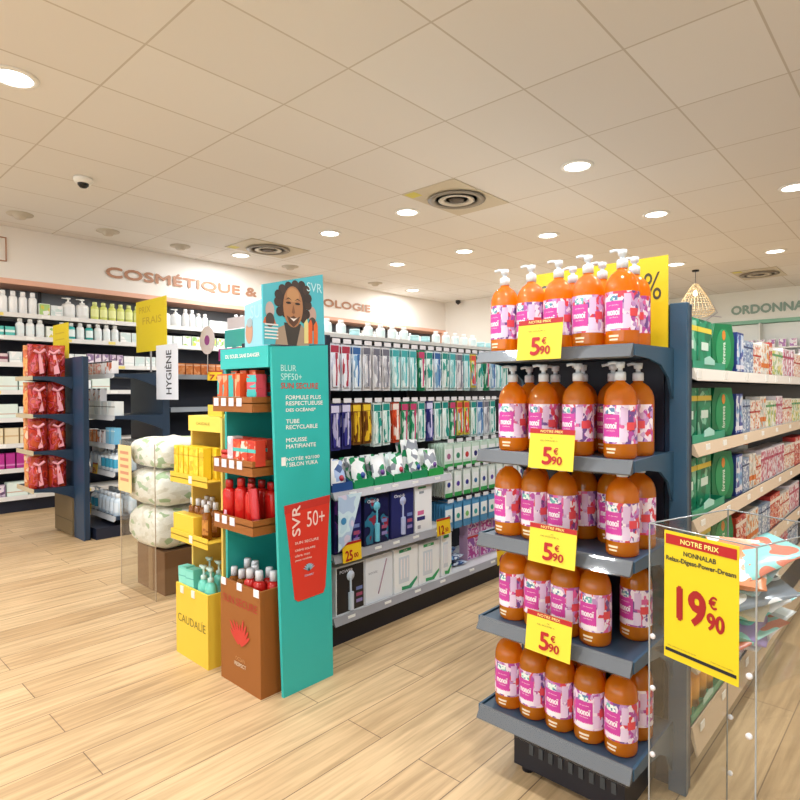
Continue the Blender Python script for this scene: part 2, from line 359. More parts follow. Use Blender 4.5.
def jar(name, cat, desc, r, h, body, lid, label=None):
    root = MB().lathe([(0.0001, 0), (r, 0), (r, h*.72), (0.0001, h*.72)], 16).mesh(name, body)
    k = [('lid', MB().lathe([(0.0001, h*.72), (r*1.03, h*.72), (r*1.03, h), (0.0001, h)], 16).mesh('lid', lid), None)]
    if label: k.append(('label', MB().lathe([(r+.0006, h*.1), (r+.0006, h*.62)], 10, (0, 0, 0), 1, 1, -pi/2-1.2, -pi/2+1.2).mesh('label', label), None))
    return Proto(name, cat, desc, 2*r*1.03, 2*r*1.03, h, root, k)
def tube_(name, cat, desc, w, d, h, body, cap, label=None):
    n = 12; rings = [(w*.42, d*.5, h*.14), (w*.5, d*.45, h*.5), (w*.5, d*.1, h)]
    mb = MB(); vs = []
    for rx, ry, z in rings: vs += [(rx*cos(2*pi*i/n), ry*sin(2*pi*i/n), z) for i in range(n)]
    fs = [(j*n+i, j*n+(i+1) % n, (j+1)*n+(i+1) % n, (j+1)*n+i) for j in range(2) for i in range(n)]
    mb.add(vs, fs, True); mb.add(vs[:n], [tuple(range(n-1, -1, -1))]); mb.add(vs[-n:], [tuple(range(n))])
    k = [('cap', MB().lathe([(0.0001, 0), (w*.4, 0), (w*.4, h*.14), (0.0001, h*.14)], 14, (0, 0, 0), 1, d/w).mesh('cap', cap), None)]
    if label: k.append(('label', MB().box(-w*.3, w*.3, -d*.44, -d*.40, h*.3, h*.5).mesh('label', label), None))
    return Proto(name, cat, desc, w, d, h, mb.mesh(name, body), k)
def pouchm(w, d, h, n=8, crinkle=.25, seed=0):
    """soft bag, bulging in the middle, sealed at the top"""
    rnd = random.Random(seed); vs = []; nu = 10
    for j in range(n+1):
        t = j/n; bul = (sin(pi*min(1, t*1.1+.12)))**.6 if t < .9 else .25*(1-t)/.1+.05; bul = max(bul, .05)
        for side in (0, 1):
            for i in range(nu+1):
                x = -1+2*i/nu; edge = (1-abs(x)**2.6)
                y = (-1 if side == 0 else 1)*(d/2)*bul*max(.04, edge)
                wj = 1-.06*abs(sin(t*9+seed))
                vs.append((w/2*x*wj*(1 if t < .93 else 1.03), y*(1+rnd.uniform(-crinkle, crinkle)), h*t+rnd.uniform(-1, 1)*.012*h*(0 < j < n)))
    fs = []; row = 2*(nu+1)
    for j in range(n):
        for i in range(nu): fs.append((j*row+i, j*row+i+1, (j+1)*row+i+1, (j+1)*row+i))
        for i in range(nu): a = nu+1; fs.append((j*row+a+i+1, j*row+a+i, (j+1)*row+a+i, (j+1)*row+a+i+1))
        fs.append((j*row+nu, j*row+row-1, (j+1)*row+row-1, (j+1)*row+nu)); fs.append((j*row+nu+1, j*row, (j+1)*row, (j+1)*row+nu+1))
    mb = MB(); mb.add(vs, fs, True)
    mb.add(vs[:row], [tuple(list(range(nu, -1, -1))+list(range(nu+1, row)))]); mb.add(vs[-row:], [tuple(list(range(0, nu+1))+list(range(row-1, nu, -1)))])
    return mb
def fillrow(x, y0, y1, z, seq, where, group, gap=.008, axis='Y', face=pi/2, jit=.004, lite=False, back=0, side='front'):
    """line products of the kinds in seq along one shelf; labels count each kind from the left"""
    p = y0; placed = []; i = 0; flat = []
    for P, n in seq: flat += [P]*n
    while i < len(flat):
        P = flat[i]
        if p+P.w > y1: break
        placed.append((P, p+P.w/2)); p += P.w+gap; i += 1
    cnt = {}
    tot = {}
    for P, _ in placed: tot[P.desc] = tot.get(P.desc, 0)+1
    for P, q in placed:
        cnt[P.desc] = cnt.get(P.desc, 0)+1
        lab = ('%s from left of %s %s' % (od(cnt[P.desc]), P.desc[1], where)) if tot[P.desc] > 1 else '%s %s' % (P.desc[0], where)
        j = random.uniform(0, jit)
        if axis == 'Y': loc = (x-P.d/2-j if face > 0 else x+P.d/2+j, q, z+.0006)
        else: loc = (q, x+P.d/2+j, z+.0006)
        put(P, loc, face, lab, (group+', '+P.desc[1]) if tot[P.desc] > 1 else None, lite=lite)
    return p

def price_tags(parent, n, a, b, fixed, z, axis, hh=.026, ww=.045, off=.002, mat=None, rnd=True):
    for i in range(n):
        q = a+(b-a)*(i+.5)/n+(random.uniform(-.25, .25)*(b-a)/n if rnd else 0)
        if axis == 'Y': MB().box(fixed+off, fixed+off+.0012, q-ww/2, q+ww/2, z-hh/2, z+hh/2).build('price_tag', mat or WHITE, parent)
        else: MB().box(q-ww/2, q+ww/2, fixed-off-.0012, fixed-off, z-hh/2, z+hh/2).build('price_tag', mat or WHITE, parent)
def price_card(loc, rz, w, h, big='5', cents='90', tilt=0, top='NOTRE PRIX', label='', name='price_card', small=None, group=None, mini=False):
    t = thing(name, label, 'price sign', loc, rz, group); t.rotation_euler = (tilt, 0, rz)
    boxp('card', -w/2, w/2, 0, .002, 0, h, M('e2d038', .5) if not mini else M('f2c81e', .5), t)
    boxp('red_strip', -w/2, w/2, -.0008, .0002, h*.88, h, REDP, t)
    X = (1, 0, 0); Z = (0, 0, 1)
    if top: text('heading', top, (0, 0, h*.94), X, Z, M('f5e88a', .5), t, w*.5, h*.065, .01, off=.002)
    if not mini:
        text('small_print', small or 'MAI', (0, 0, h*.78), X, Z, DKTXT, t, None, h*.03, off=.002)
        text('small_print', 'GEL DOUCHE 1L', (-w*.05, 0, h*.71), X, Z, DKTXT, t, w*.4, h*.035, off=.002)
    text('figure', big, (-w*.07 if not mini else -w*.18, 0, h*.33), X, Z, REDP, t, w*(.2 if not mini else .36), h*(.42 if not mini else .5), .03, off=.002)
    if mini: text('cents', cents, (w*.2, 0, h*.28), X, Z, REDP, t, w*.22, h*.22, .03, off=.002); return t
    text('euro', '€', (w*.12, 0, h*.46), X, Z, REDP, t, w*.1, h*.16, .02, off=.002)
    text('cents', cents, (w*.15, 0, h*.23), X, Z, REDP, t, w*.22, h*.2, .03, off=.002)
    return t

# ------------------------------------------------------------------ END DISPLAY with soap bottles
T = thing('end_display_rack', 'dark blue end of aisle shelf rack holding five tiers of orange soap', 'shelf rack', (-.89, 1.8, 0))
def P_(o): return sub(o, T)
P_(boxp('end_panel', -1.2, -.59, 2.0, 2.04, 0, 1.58, NAVY, bev=.004))
P_(boxp('upright', -.64, -.585, 1.975, 1.999, 0, 1.58, M('2c516b', .4), bev=.003, label='lighter blue upright post with slots'))
P_(boxp('inner_back', -1.17, -.66, 1.985, 1.999, .1, 1.43, NAVYD))
LV = [1.43, 1.10, .815, .53, .225]
for i, z in enumerate(LV):
    s = P_(boxp('shelf', -1.145, -.635, 1.655, 1.984, z-.028, z, M('2b4256', .4), bev=.003))
    lp = MB().prism([(1.654, z+.004), (1.648, z+.004), (1.625, z-.033), (1.629, z-.037), (1.654, z-.03)], 0, -1.15, -.63).build('price_rail', M('5c6066', .45, .2)); lp.parent = s
    lp2 = MB().prism([(1.6465, z+.002), (1.645, z+.002), (1.6215, z-.037), (1.623, z-.039)], 0, -1.148, -.632).build('clear_strip', ACR); lp2.parent = s
    for x in (-1.158, -.634):
        pr = [(1.65, z-.03), (1.65, z+.002), (1.985, z+.006), (1.985, z-.16), (1.965, z-.15), (1.93, z-.09), (1.86, z-.05), (1.76, z-.035)]
        b = MB().prism(pr, 0, x, x+.008).build('bracket', M('2f5068', .4)); b.parent = s
b_ = P_(boxp('base_box', -1.06, -.68, 1.72, 1.984, .03, .15, BLACK))
sl = MB()
for k in range(9): sl.box(-1.0+k*.035, -.985+k*.035, 1.716, 1.721, .085, .12)
o = sl.build('vent_slots', M('3c444c', .4)); o.parent = b_
for x in (-1.03, -.72): P_(MB().lathe([(0.0001, 0), (.02, 0), (.02, .028), (0.0001, .028)], 12, (x, 1.76, 0)).build('foot', BLACK))

# soap bottle prototype
def amber():
    mt = bpy.data.materials.new('amber_liquid'); mt.use_nodes = True; nt = mt.node_tree; N = nt.nodes; L = nt.links; b = N['Principled BSDF']
    b.inputs['Base Color'].default_value = lin('ff9f1c'); b.inputs['Roughness'].default_value = .05; b.inputs['Transmission Weight'].default_value = .5; b.inputs['IOR'].default_value = 1.35
    b.inputs['Coat Weight'].default_value = 1; b.inputs['Coat Roughness'].default_value = .04
    tr = N.new('ShaderNodeBsdfTranslucent'); tr.inputs[0].default_value = lin('ffa012'); mx = N.new('ShaderNodeMixShader'); mx.inputs[0].default_value = .38
    L.new(b.outputs[0], mx.inputs[1]); L.new(tr.outputs[0], mx.inputs[2]); L.new(mx.outputs[0], N['Material Output'].inputs[0])
    return mt
def soap():
    r = .0475
    AMB = amber()
    root = MB().lathe([(0.0001, 0), (r*.86, 0), (r*.97, .005), (r, .014), (r, .168), (r*.97, .182), (r*.86, .199), (r*.66, .213), (r*.42, .222), (r*.3, .226), (r*.3, .232), (0.0001, .232)], 28).mesh('soap_bottle', AMB)
    k = []
    CAPM = M('d9e3ec', .3, 0, 0, 0)
    pm = MB().lathe([(0.0001, .2305), (.0165, .2305), (.0165, .252), (.0145, .256), (.007, .257), (.007, .267), (.012, .268), (.0135, .283), (.009, .286), (0.0001, .286)], 16)
    pm.prism([(-.012, -.006), (.0, -.009), (.012, -.006), (.012, .006), (0, .009), (-.012, .006)], 2, .2815, .2855)
    pm.tube([(0, 0, .281), (-.02, -.004, .284), (-.034, -.007, .281)], .0048)
    k.append(('pump', pm.mesh('pump', CAPM), 'pale translucent pump'))
    k.append(('dip_tube', MB().tube([(0, 0, .232), (0, 0, .23)], .003).mesh('dip_tube', CAPM), None))
    a = 1.75
    FL = PM(['c9a5cf', 'ecdcee', 'b04ba0', 'e8dbe9', 'd6404f', 'b98cc4', 'f1e6ee', '6f4a8f', 'd8609c'], 85, .35, (1, 1, .7), 'V', .6)
    def arc(a0, a1, z0, z1, off, m, n='label', seg=12): return MB().lathe([(r+off, z0), (r+off, z1)], seg, (0, 0, 0), 1, 1, a0, a1).mesh(n, m)
    k.append(('label', arc(-pi/2-a, -pi/2+a, .045, .158, .0007, FL, 'label', 22), 'floral pink and lilac wraparound label'))
    k.append(('magenta_panel', arc(-pi/2-1.05, -pi/2+.12, .064, .13, .0013, M('c93d9e', .4), 'magenta_panel'), 'magenta panel with white script'))
    k.append(('white_band', arc(-pi/2-.95, -pi/2+.5, .05, .066, .0013, M('ece4ec', .4), 'white_band'), None))
    k.append(('teal_mark', arc(-pi/2-.8, -pi/2-.15, .132, .15, .0013, PM(['dfeee8', '6fb9b4', 'f0f4f0', '5b7fa8'], 140), 'teal_mark'), None))
    k.append(('petal', arc(-pi/2+.2, -pi/2+.62, .1, .15, .0016, M('d9bfe0', .4), 'petal'), None))
    k.append(('petal', arc(-pi/2+.15, -pi/2+.6, .052, .09, .0016, M('e3cfe9', .4), 'petal'), None))
    k.append(('bloom', arc(-pi/2+.55, -pi/2+1.1, .085, .108, .0019, M('dd4a52', .4), 'bloom'), None))
    k.append(('bottom_mark', arc(-pi/2-.75, -pi/2-.1, .026, .032, .0008, M('f3e2b8', .4), 'bottom_mark'), None))
    k.append(('bottom_mark', arc(-pi/2-.7, -pi/2-.15, .016, .021, .0008, M('f3e2b8', .4), 'bottom_mark'), None))
    def curved(s, w_, h_, z, ac, m, bold=.03):
        me = tmesh(s, 0, w_, h_, bold)
        for v in me.vertices:
            an = -pi/2+ac+v.co.x/r; q_ = r+.0019+v.co.z; v.co = (q_*cos(an), q_*sin(an), z+v.co.y)
        me.materials.clear(); me.materials.append(m); return me
    k.append(('brand_script', curved('monoï', .04, .018, .098, -.45, M('f6eef4', .4)), None))
    k.append(('small_lettering', curved('gel douche', .03, .0045, .118, -.42, M('f6eef4', .4), 0), None))
    k.append(('small_lettering', curved('aux fleurs', .026, .004, .083, -.42, M('f6eef4', .4), 0), None))
    return Proto('soap_bottle', 'soap bottle', None, 2*r, 2*r, .286, root, k)
SOAP = soap()
_c = SOAP.kids[0]; _pl = MB().lathe([(0.0001, .2305), (.0165, .2305), (.0165, .244), (.013, .246), (.0135, .252), (.009, .2535), (0.0001, .2535)], 16)
_pl.tube([(0, 0, .249), (-.02, -.004, .2495), (-.034, -.007, .247)], .0035)
SOAPL = Proto('soap_bottle', 'soap bottle', None, SOAP.w, SOAP.d, .2535, SOAP.root, [('pump', _pl.mesh('pump', M('cfdae4', .3)), 'pale locked-down pump')]+SOAP.kids[1:])
FRONT = [[-1.096, -.995, -.896, -.796, -.690], [-1.066, -.95, -.832, -.698], [-1.08, -.98, -.882, -.690], [-1.066, -.968, -.870, -.772], [-1.083, -.986, -.889, -.792, -.694]]
MIDR = [[-.905, -.805, -.70], [-1.07, -.97, -.87, -.77, -.69], [-1.05, -.87, -.77, -.685], [-1.05, -.94, -.84, -.695], [-1.04, -.94, -.84, -.69]]
TIER = ['top', 'second', 'middle', 'fourth', 'bottom']
for i, z in enumerate(LV):
    for j, x in enumerate(FRONT[i]):
        put(SOAPL if i > 1 else SOAP, (x, 1.722+random.uniform(-.003, .004), z+.0005), random.uniform(.1, .5), '%s orange soap bottle from the left, front row, %s tier of end display' % (od(j+1), TIER[i]), 'orange soap bottles on the end display')
    for j, x in enumerate(MIDR[i]):
        put(SOAPL if i > 1 else SOAP, (x, 1.843+random.uniform(-.005, .006), z+.0005), random.uniform(-.4, .6), '%s orange soap bottle from the left, back row, %s tier of end display' % (od(j+1), TIER[i]), 'orange soap bottles on the end display')
for i, (x, z, w_, h_) in enumerate([(-.905, 1.397, .158, .125), (-.865, 1.063, .155, .122), (-.862, .772, .162, .118), (-.875, .492, .157, .122)]):
    price_card((x, 1.605, z), R(-4), w_, h_, tilt=R(-7), label='yellow 5.90 euro price card clipped below the %s tier of soap bottles' % TIER[i], group='yellow price cards on the end display')
t = thing('promotion_sign', 'large yellow percent sign standing behind the top row of soap bottles', 'sign', (-.87, 1.97, 1.431))
boxp('board', -.25, .228, -.003, .003, 0, .305, YELS, t)
text('lettering', '2E PRIX -5', (-.222, -.003, .235), (1, 0, 0), (0, 0, 1), DKTXT, t, None, .048, -.01, 'L')
text('lettering', '0', (.125, -.003, .225), (1, 0, 0), (0, 0, 1), DKTXT, t, .04, .07)
text('lettering', '%', (.18, -.003, .21), (1, 0, 0), (0, 0, 1), DKTXT, t, .055, .09)

# ------------------------------------------------------------------ RIGHT GONDOLA
G = thing('shelving_gondola', 'long dark shelving gondola with beige price rails along the right aisle', 'shelving', (-.9, 4.5, 0))
def G_(o): return sub(o, G)
G_(boxp('back_panel', -.93, -.9, 2.041, 7.9, .0, 1.5, NAVYD))
RLV = [1.37, 1.12, .87, .62, .41, .19]
BEI = M('c4ad92', .5)
for i, z in enumerate(RLV):
    s = G_(boxp('shelf', -.899, -.592, 2.045, 7.9, z-.03, z, M('2c3a48', .5)))
    lp = MB().prism([(-.5915, z+.004), (-.587, z+.004), (-.57 if i else -.575, z-(.035 if i < 5 else .085)), (-.575, z-(.038 if i < 5 else .088)), (-.5915, z-.03)], 1, 2.045, 7.9).build('price_rail', M('d9d2c8', .5) if i == 0 else BEI); lp.parent = s
    for k in range(14):
        y = 2.12+k*.31+random.uniform(-.06, .06)
        MB().box(-.5785, -.576, y-.022, y+.022, z-.029, z-.002).build('price_tag', WHITE, lp)
G_(boxp('plinth', -.899, -.64, 2.045, 7.9, 0, .069, NAVYD))
G_(boxp('left_shelf_stack', -1.2, -.931, 2.045, 7.9, 0, .5, NAVYD))
for z in (.8, 1.1, 1.38): G_(boxp('left_shelf', -1.2, -.931, 2.045, 7.9, z-.03, z, M('2c3a48', .5)))
GR = M('158a5f', .4); GRD = M('0c6a4a', .4); GRL = M('39a884', .4)
gbox = carton('green_carton', 'box', ('tall green vertical-print carton', 'tall green cartons'), .17, .07, .185, PM(['0f7d58', '17936a', '0d6b4c', '2aa37c'], 30, .4), PM(['138a62', '1a9a70', '0f7653', '8fd0b4'], 22, .4), M('f0d94a', .4), .8, .1, M('dff0e6'))
def leafbag():
    pts = ell(0, .095, .062, .095, 18)
    root = MB().prism([(-.05, 0), (.05, 0), (.064, .03), (.066, .13), (.05, .19), (-.05, .19), (-.066, .13), (-.064, .03)], 1, -.022, .022).mesh('green_pouch', M('0f7a4c', .3))
    k = [('oval_print', MB().prism(ell(0, .09, .045, .08, 18), 1, -.0235, -.021).mesh('oval_print', M('2e9a63', .3)), None),
         ('orange_flame', MB().prism(ell(0, .145, .01, .02, 10), 1, -.0245, -.0225).mesh('orange_flame', M('d98a3a', .3)), None)]
    tm = tmesh('foreveva', 0, .085, .018, .02)
    for v in tm.vertices: v.co = Vector((-v.co.y, -.0246, .075+v.co.x))
    tm.materials.clear(); tm.materials.append(M('e3f2e6')); k.append(('vertical_lettering', tm, None))
    return Proto('green_pouch', 'pouch', ('green oval-print pouch', 'green oval-print pouches'), .13, .045, .19, root, k)
lb = leafbag()
bluep = carton('blue_carton', 'box', ('tall blue and white carton', 'tall blue and white cartons'), .05, .06, .165, M('2c3f8c', .4), PM(['e6eaf6', '3d4fa6', 'c7d6f0', '7fb2de'], 45), M('e9e6f2'), .15, .1)
sblue = carton('small_blue_carton', 'box', ('small grey-blue carton', 'small grey-blue cartons'), .055, .06, .14, M('9fb2c9', .4), PM(['b7c7dc', '6a80ad', 'dfe7f0', '8ba0c4'], 60, .4, (1, 1, 2)), M('31406e'), .8, .05)
tbl = carton('tablet_carton', 'box', ('white and red remedy carton', 'white and red remedy cartons'), .045, .06, .135, M('ece4dc', .4), PM(['efe8e2', 'c9584a', 'f3eee8', 'e0a06a', 'efe6dc'], 70, .4, (1, 1, 1.6)), M('b83c34'), .62, .06)
orx = carton('orange_carton', 'box', ('white carton with orange print', 'white cartons with orange print'), .05, .06, .15, M('e9e6e0', .4), PM(['f0ece4', 'd98a3c', 'e7e3da', 'b9c7c4'], 60), M('d9762a'), .3, .14)
pkc = carton('pink_carton', 'box', ('pale carton with pink print', 'pale cartons with pink print'), .055, .07, .15, M('e8dfe6', .4), PM(['f0e6ec', 'c96a8c', 'e3dae6', 'b9546a'], 60), M('b7486a'), .7, .08)
yex = carton('yellow_green_carton', 'box', ('white carton with yellow green print', 'white cartons with yellow green print'), .05, .06, .13, M('e8ecdf', .4), PM(['ecefe2', 'd9c84a', '8fb36a', 'f0f0e8'], 60), M('5aa06a'), .8, .08)
rdx = carton('red_carton', 'box', ('red and white carton', 'red and white cartons'), .055, .06, .16, M('c23a34', .4), PM(['c8403a', 'e9dcd4', 'b02c2c', 'dd8a6a'], 60, .4, (1, 1, 2)), M('f0e8e0'), .8, .1)
TR = ['top', 'second', 'third', 'fourth', 'fifth', 'lowest']
def rg(i): return 'on %s tier, right aisle' % TR[i]
X0 = -.6
# green trays with cartons
for i in range(6):
    z = RLV[i]
    o = thing('display_tray', 'green cardboard display tray at the near end of the %s right aisle tier' % TR[i], 'display tray', (-.66, 2.26, z+.0005), pi/2, 'green display trays in the right aisle')
    MB().box(-.2, .2, -.065, .065, 0, .003).box(-.2, .2, -.065, -.062, 0, .03).box(-.2, -.197, -.065, .065, 0, .03).box(.197, .2, -.065, .065, 0, .03).build('tray', M('1f9a78', .4), o)
    MB().prism([(-.07, .02), (.05, .02), (.05, .036), (-.01, .05), (-.07, .04)], 1, -.0675, -.0655).build('pale_flap', M('a7dcd2', .4), o)
for i in range(5):
    z = RLV[i]+.004
    if i < 4:
        put(gbox, (-.675, 2.18, z), pi/2, 'near green carton with yellow band in the tray %s' % rg(i), 'green cartons in trays')
        put(gbox, (-.675, 2.36, z), pi/2, 'far green carton with yellow band in the tray %s' % rg(i), 'green cartons in trays')
        put(lb, (-.645, 2.56, RLV[i]+.001), 1.2, 'green oval-print pouch beside the tray %s' % rg(i), 'green oval-print pouches')
tw = MB()
tb = bottle('tonic_bottle', 'bottle', ('', ''), .028, .175, M('d9861e', .3, 0, 0, .2), M('1a7a54'), M('e8a030'))
for k in range(4): put(tb, (-.64, 2.12+.085*k, RLV[5]+.004), pi/2, '%s amber tonic bottle in the low green tray behind the acrylic stand' % od(k+1), 'amber tonic bottles')
seqs = [[(bluep, 2), (sblue, 2), (sblue, 1), (tbl, 3), (orx, 3), (rdx, 1), (yex, 5), (pkc, 5), (tbl, 6), (orx, 6)],
        [(bluep, 2), (sblue, 2), (tbl, 4), (orx, 2), (yex, 4), (pkc, 3), (tbl, 5), (yex, 6)],
        [(bluep, 2), (sblue, 2), (orx, 2), (tbl, 2), (pkc, 9), (tbl, 6), (rdx, 5)],
        [(rdx, 3), (orx, 4), (sblue, 4), (rdx, 4), (tbl, 5), (pkc, 5)],
        [(rdx, 5), (tbl, 3), (rdx, 3), (yex, 3), (pkc, 5), (sblue, 5)],
        [(pkc, 6), (rdx, 5), (tbl, 5)]]
for i, sq in enumerate(seqs): fillrow(X0, 2.66, 5.0, RLV[i], sq, rg(i), 'cartons in the right aisle', .006)
# second layer stacked jars on third tier
jj = jar('white_tub', 'tub', ('white tub', 'white tubs'), .05, .07, M('dfeaf0'), M('f3f3ef'), M('a9cfe0'))
jo = jar('white_tub', 'tub', ('', ''), .055, .075, M('e3eef2'), M('c9732c'), None)
put(jj, (-.72, 2.98, RLV[2]+.0006), pi/2, 'white tub with white lid behind the cartons on the third right tier')
put(jo, (-.73, 3.2, RLV[2]+.115), pi/2, 'white tub with orange lid on the third right tier')
boxp('wooden_riser', -.8, -.665, 3.05, 3.34, RLV[2]+.0005, RLV[2]+.1145, M('b9c6d4', .5)); tag(bpy.data.objects[-1] if False else kids and [o for o in COL.objects if o.name.startswith('wooden_riser')][0], 'pale riser box under the tub with orange lid', 'box')

# ------------------------------------------------------------------ ACRYLIC BIN with poster and pouches (front right)
ang = math.atan2(-.085, .269)
AB = thing('acrylic_bin', 'tall clear acrylic floor bin in front of the right aisle', 'display bin', (-.572, 1.615, 0), ang)
W_, D_, H_ = .282, .358, .942
for nm, a in [('front_pane', (0, W_, 0, .004, 0, H_)), ('back_pane', (0, W_, D_-.004, D_, 0, H_)), ('left_pane', (0, .004, .0045, D_-.0045, 0, H_)), ('right_pane', (W_-.004, W_, .0045, D_-.0045, 0, H_)), ('tray_pane', (.0045, W_-.0045, .0045, D_-.0045, .6, .604))]:
    boxp(nm, *a, ACR, AB)
ed = M('a9b0b4', .15, .3)
for x, y in [(0, -.001), (W_, -.001), (0, D_+.001), (W_, D_+.001)]: MB().tube([(x, y, 0), (x, y, H_)], .0022, 6).build('edge', ed, AB)
MB().tube([(0, 0, H_), (W_, 0, H_), (W_, D_, H_), (0, D_, H_), (0, 0, H_)], .002, 6).build('rim', ed, AB)
for x in (.012, W_-.014):
    for z in (.15, .32, .5, .64): 
        for yy in (-.003, D_-.003):
            MB().lathe([(0.0001, -.003), (.007, -.003), (.007, .003), (0.0001, .003)], 14).build('joint_stud', M('e6e3e6', .3), AB, loc=(x, yy, z), rot=(pi/2, 0, 0))
PO = thing('price_poster', 'large yellow 19.90 euro price poster fixed to the clear acrylic bin', 'poster', (-.572, 1.615, 0), ang)
px0, px1, pz0, pz1 = .05, .246, .605, .936
boxp('sheet', px0, px1, -.008, -.0065, pz0, pz1, YELS, PO)
boxp('red_heading_strip', px0+.005, px1-.005, -.0095, -.0082, pz1-.033, pz1-.008, REDP, PO)
boxp('black_rule', px0+.005, px1-.005, -.0095, -.0082, pz0+.018, pz0+.026, BLACK, PO)
X = (1, 0, 0); Z = (0, 0, 1); cx = (px0+px1)/2
text('heading', 'NOTRE PRIX', (cx, -.0095, pz1-.0205), X, Z, M('f7ea8c'), PO, .1, .012, .02)
text('product_name', 'NONNALAB', (cx, -.008, pz1-.05), X, Z, DKTXT, PO, .085, .012, .03)
text('product_name', 'Relax-Digest-Power-Dream', (cx, -.008, pz1-.072), X, Z, DKTXT, PO, .183, .015, .03)
REDB = M('9c0e12', .5)
text('figure', '19', (cx-.022, -.008, pz1-.18), X, Z, REDB, PO, .072, .082, .04)
text('euro', '€', (cx+.035, -.008, pz1-.152), X, Z, REDB, PO, .02, .03, .03)
text('cents', '90', (cx+.042, -.008, pz1-.2), X, Z, REDB, PO, .042, .04, .04)
text('small_print', 'Offre valable dans la limite des stocks', (px0+.05, -.008, pz0+.034), X, Z, DKTXT, PO, .08, .003)
text('small_print', 'Photos non contractuelles', (px1-.04, -.008, pz0+.034), X, Z, DKTXT, PO, .055, .003)
PC = [('coral', 'cf7a66'), ('pale grey', 'c5cdd6'), ('lilac', '9b8cc0'), ('turquoise', '62c3c0'), ('cream', 'd9d5c4'), ('slate grey', '6f7c88'), ('pale blue', 'a9cfe2'), ('orange', 'd98a62')]
ca, sa = cos(ang), sin(ang)
for k in range(9):
    nm, c = PC[k % 8]; P = pouchm(.14, .03, .19, 8, .14, k)
    me = P.mesh('sachet_pouch', PM([c, c, 'e9ecf0' if k % 2 else '8fd0cc', c], 9, .25, kind='N'))
    lx, ly = .15+.014*((k*37) % 5-2), .11+.014*((k*53) % 5-2)
    o = obj('sachet_pouch', me, None, (-.572+ca*lx-sa*ly, 1.615+sa*lx+ca*ly, .622+k*.026))
    o.rotation_euler = (R(-62-((k*7) % 12)), R(9*((k % 3)-1)), ang+R(16)*((k*2) % 5-2))
    tag(o, '%s sachet pouch, %s from the bottom of the heap in the acrylic bin' % (nm, od(k+1)), 'pouch', 'sachet pouches in the acrylic bin')

# ------------------------------------------------------------------ TOOTHBRUSH GONDOLA
TG = thing('dental_gondola', 'black shelving gondola of toothbrushes and dental care in the middle', 'shelving', (-2.6, 3.4, 0))
def T_(o): return sub(o, TG)
Y0, Y1, YB = 1.92, 5.6, 2.88
T_(boxp('back_panel', -2.75, -2.62, Y0, Y1, .0, 1.6, BLACK))
T_(boxp('end_panel', -3.0, -2.24, Y0-.03, Y0-.001, 0, 1.585, NAVYD, bev=.003))
T_(boxp('top_ledge', -2.95, -2.44, Y0, Y1, 1.601, 1.622, GREYL))
T_(boxp('far_side_shelf', -2.98, -2.751, Y0, Y1, 0, 1.3, NAVYD))
T_(boxp('plinth', -2.619, -2.26, Y0, Y1, 0, .125, BLACK))
TL = [(.125, Y1), (.45, YB), (.768, YB)]
srail = []
for z, ye in TL:
    s = T_(boxp('shelf', -2.619, -2.236, Y0, ye, z, z+.022 if z > .2 else z+.03, M('c4c4c6', .4)))
    zt = z+(.022 if z > .2 else .03)
    lp = MB().prism([(-2.235, zt+.002), (-2.23, zt+.002), (-2.212, zt-.035), (-2.216, zt-.038), (-2.235, zt-.025)], 1, Y0, ye).build('price_rail', M('a5a3a8', .35, .2)); lp.parent = s
    n = 5 if ye == YB else 14
    for k in range(n):
        y = Y0+.1+k*(ye-Y0-.1)/n+random.uniform(0, .05); MB().box(-2.2225, -2.2195, y-.025, y+.025, zt-.03, zt-.006).build('price_tag', WHITE, lp)
for z in (1.6, 1.27):
    T_(MB().tube([(-2.5, Y0, z-.025), (-2.5, Y1, z-.025)], .006).build('hook_rail', M('9a9a9e', .3, .6)))
CW = M('e9eef2', .3)
def hpack(name, desc, w, h, card, tint, accent):
    root = MB().box(-w/2, w/2, -.0015, .0015, -h, 0).mesh(name, card); k = []
    bl = MB()
    bl.prism([(-w*.36, -h*.93), (w*.36, -h*.93), (w*.4, -h*.5), (w*.3, -h*.22), (-w*.3, -h*.22), (-w*.4, -h*.5)], 1, -.013, -.0016)
    k.append(('blister', bl.mesh('blister', tint), None))
    hb = MB(); hb.tube([(0, -.0145, -h*.9), (w*.06, -.0145, -h*.6), (0, -.0145, -h*.4), (0, -.0145, -h*.2)], w*.07, 6); hb.box(-w*.1, w*.1, -.019, -.0135, -h*.33, -h*.2)
    k.append(('toothbrush', hb.mesh('toothbrush', accent), None))
    k.append(('header_print', MB().box(-w*.45, w*.45, -.0024, -.0016, -h*.19, -h*.04).mesh('header_print', accent), None))
    return Proto(name, 'toothbrush pack', desc, w, .018, h, root, k)
c_ = lambda a, b, s=55: PM(a, s, .35, (1, 1, .35))
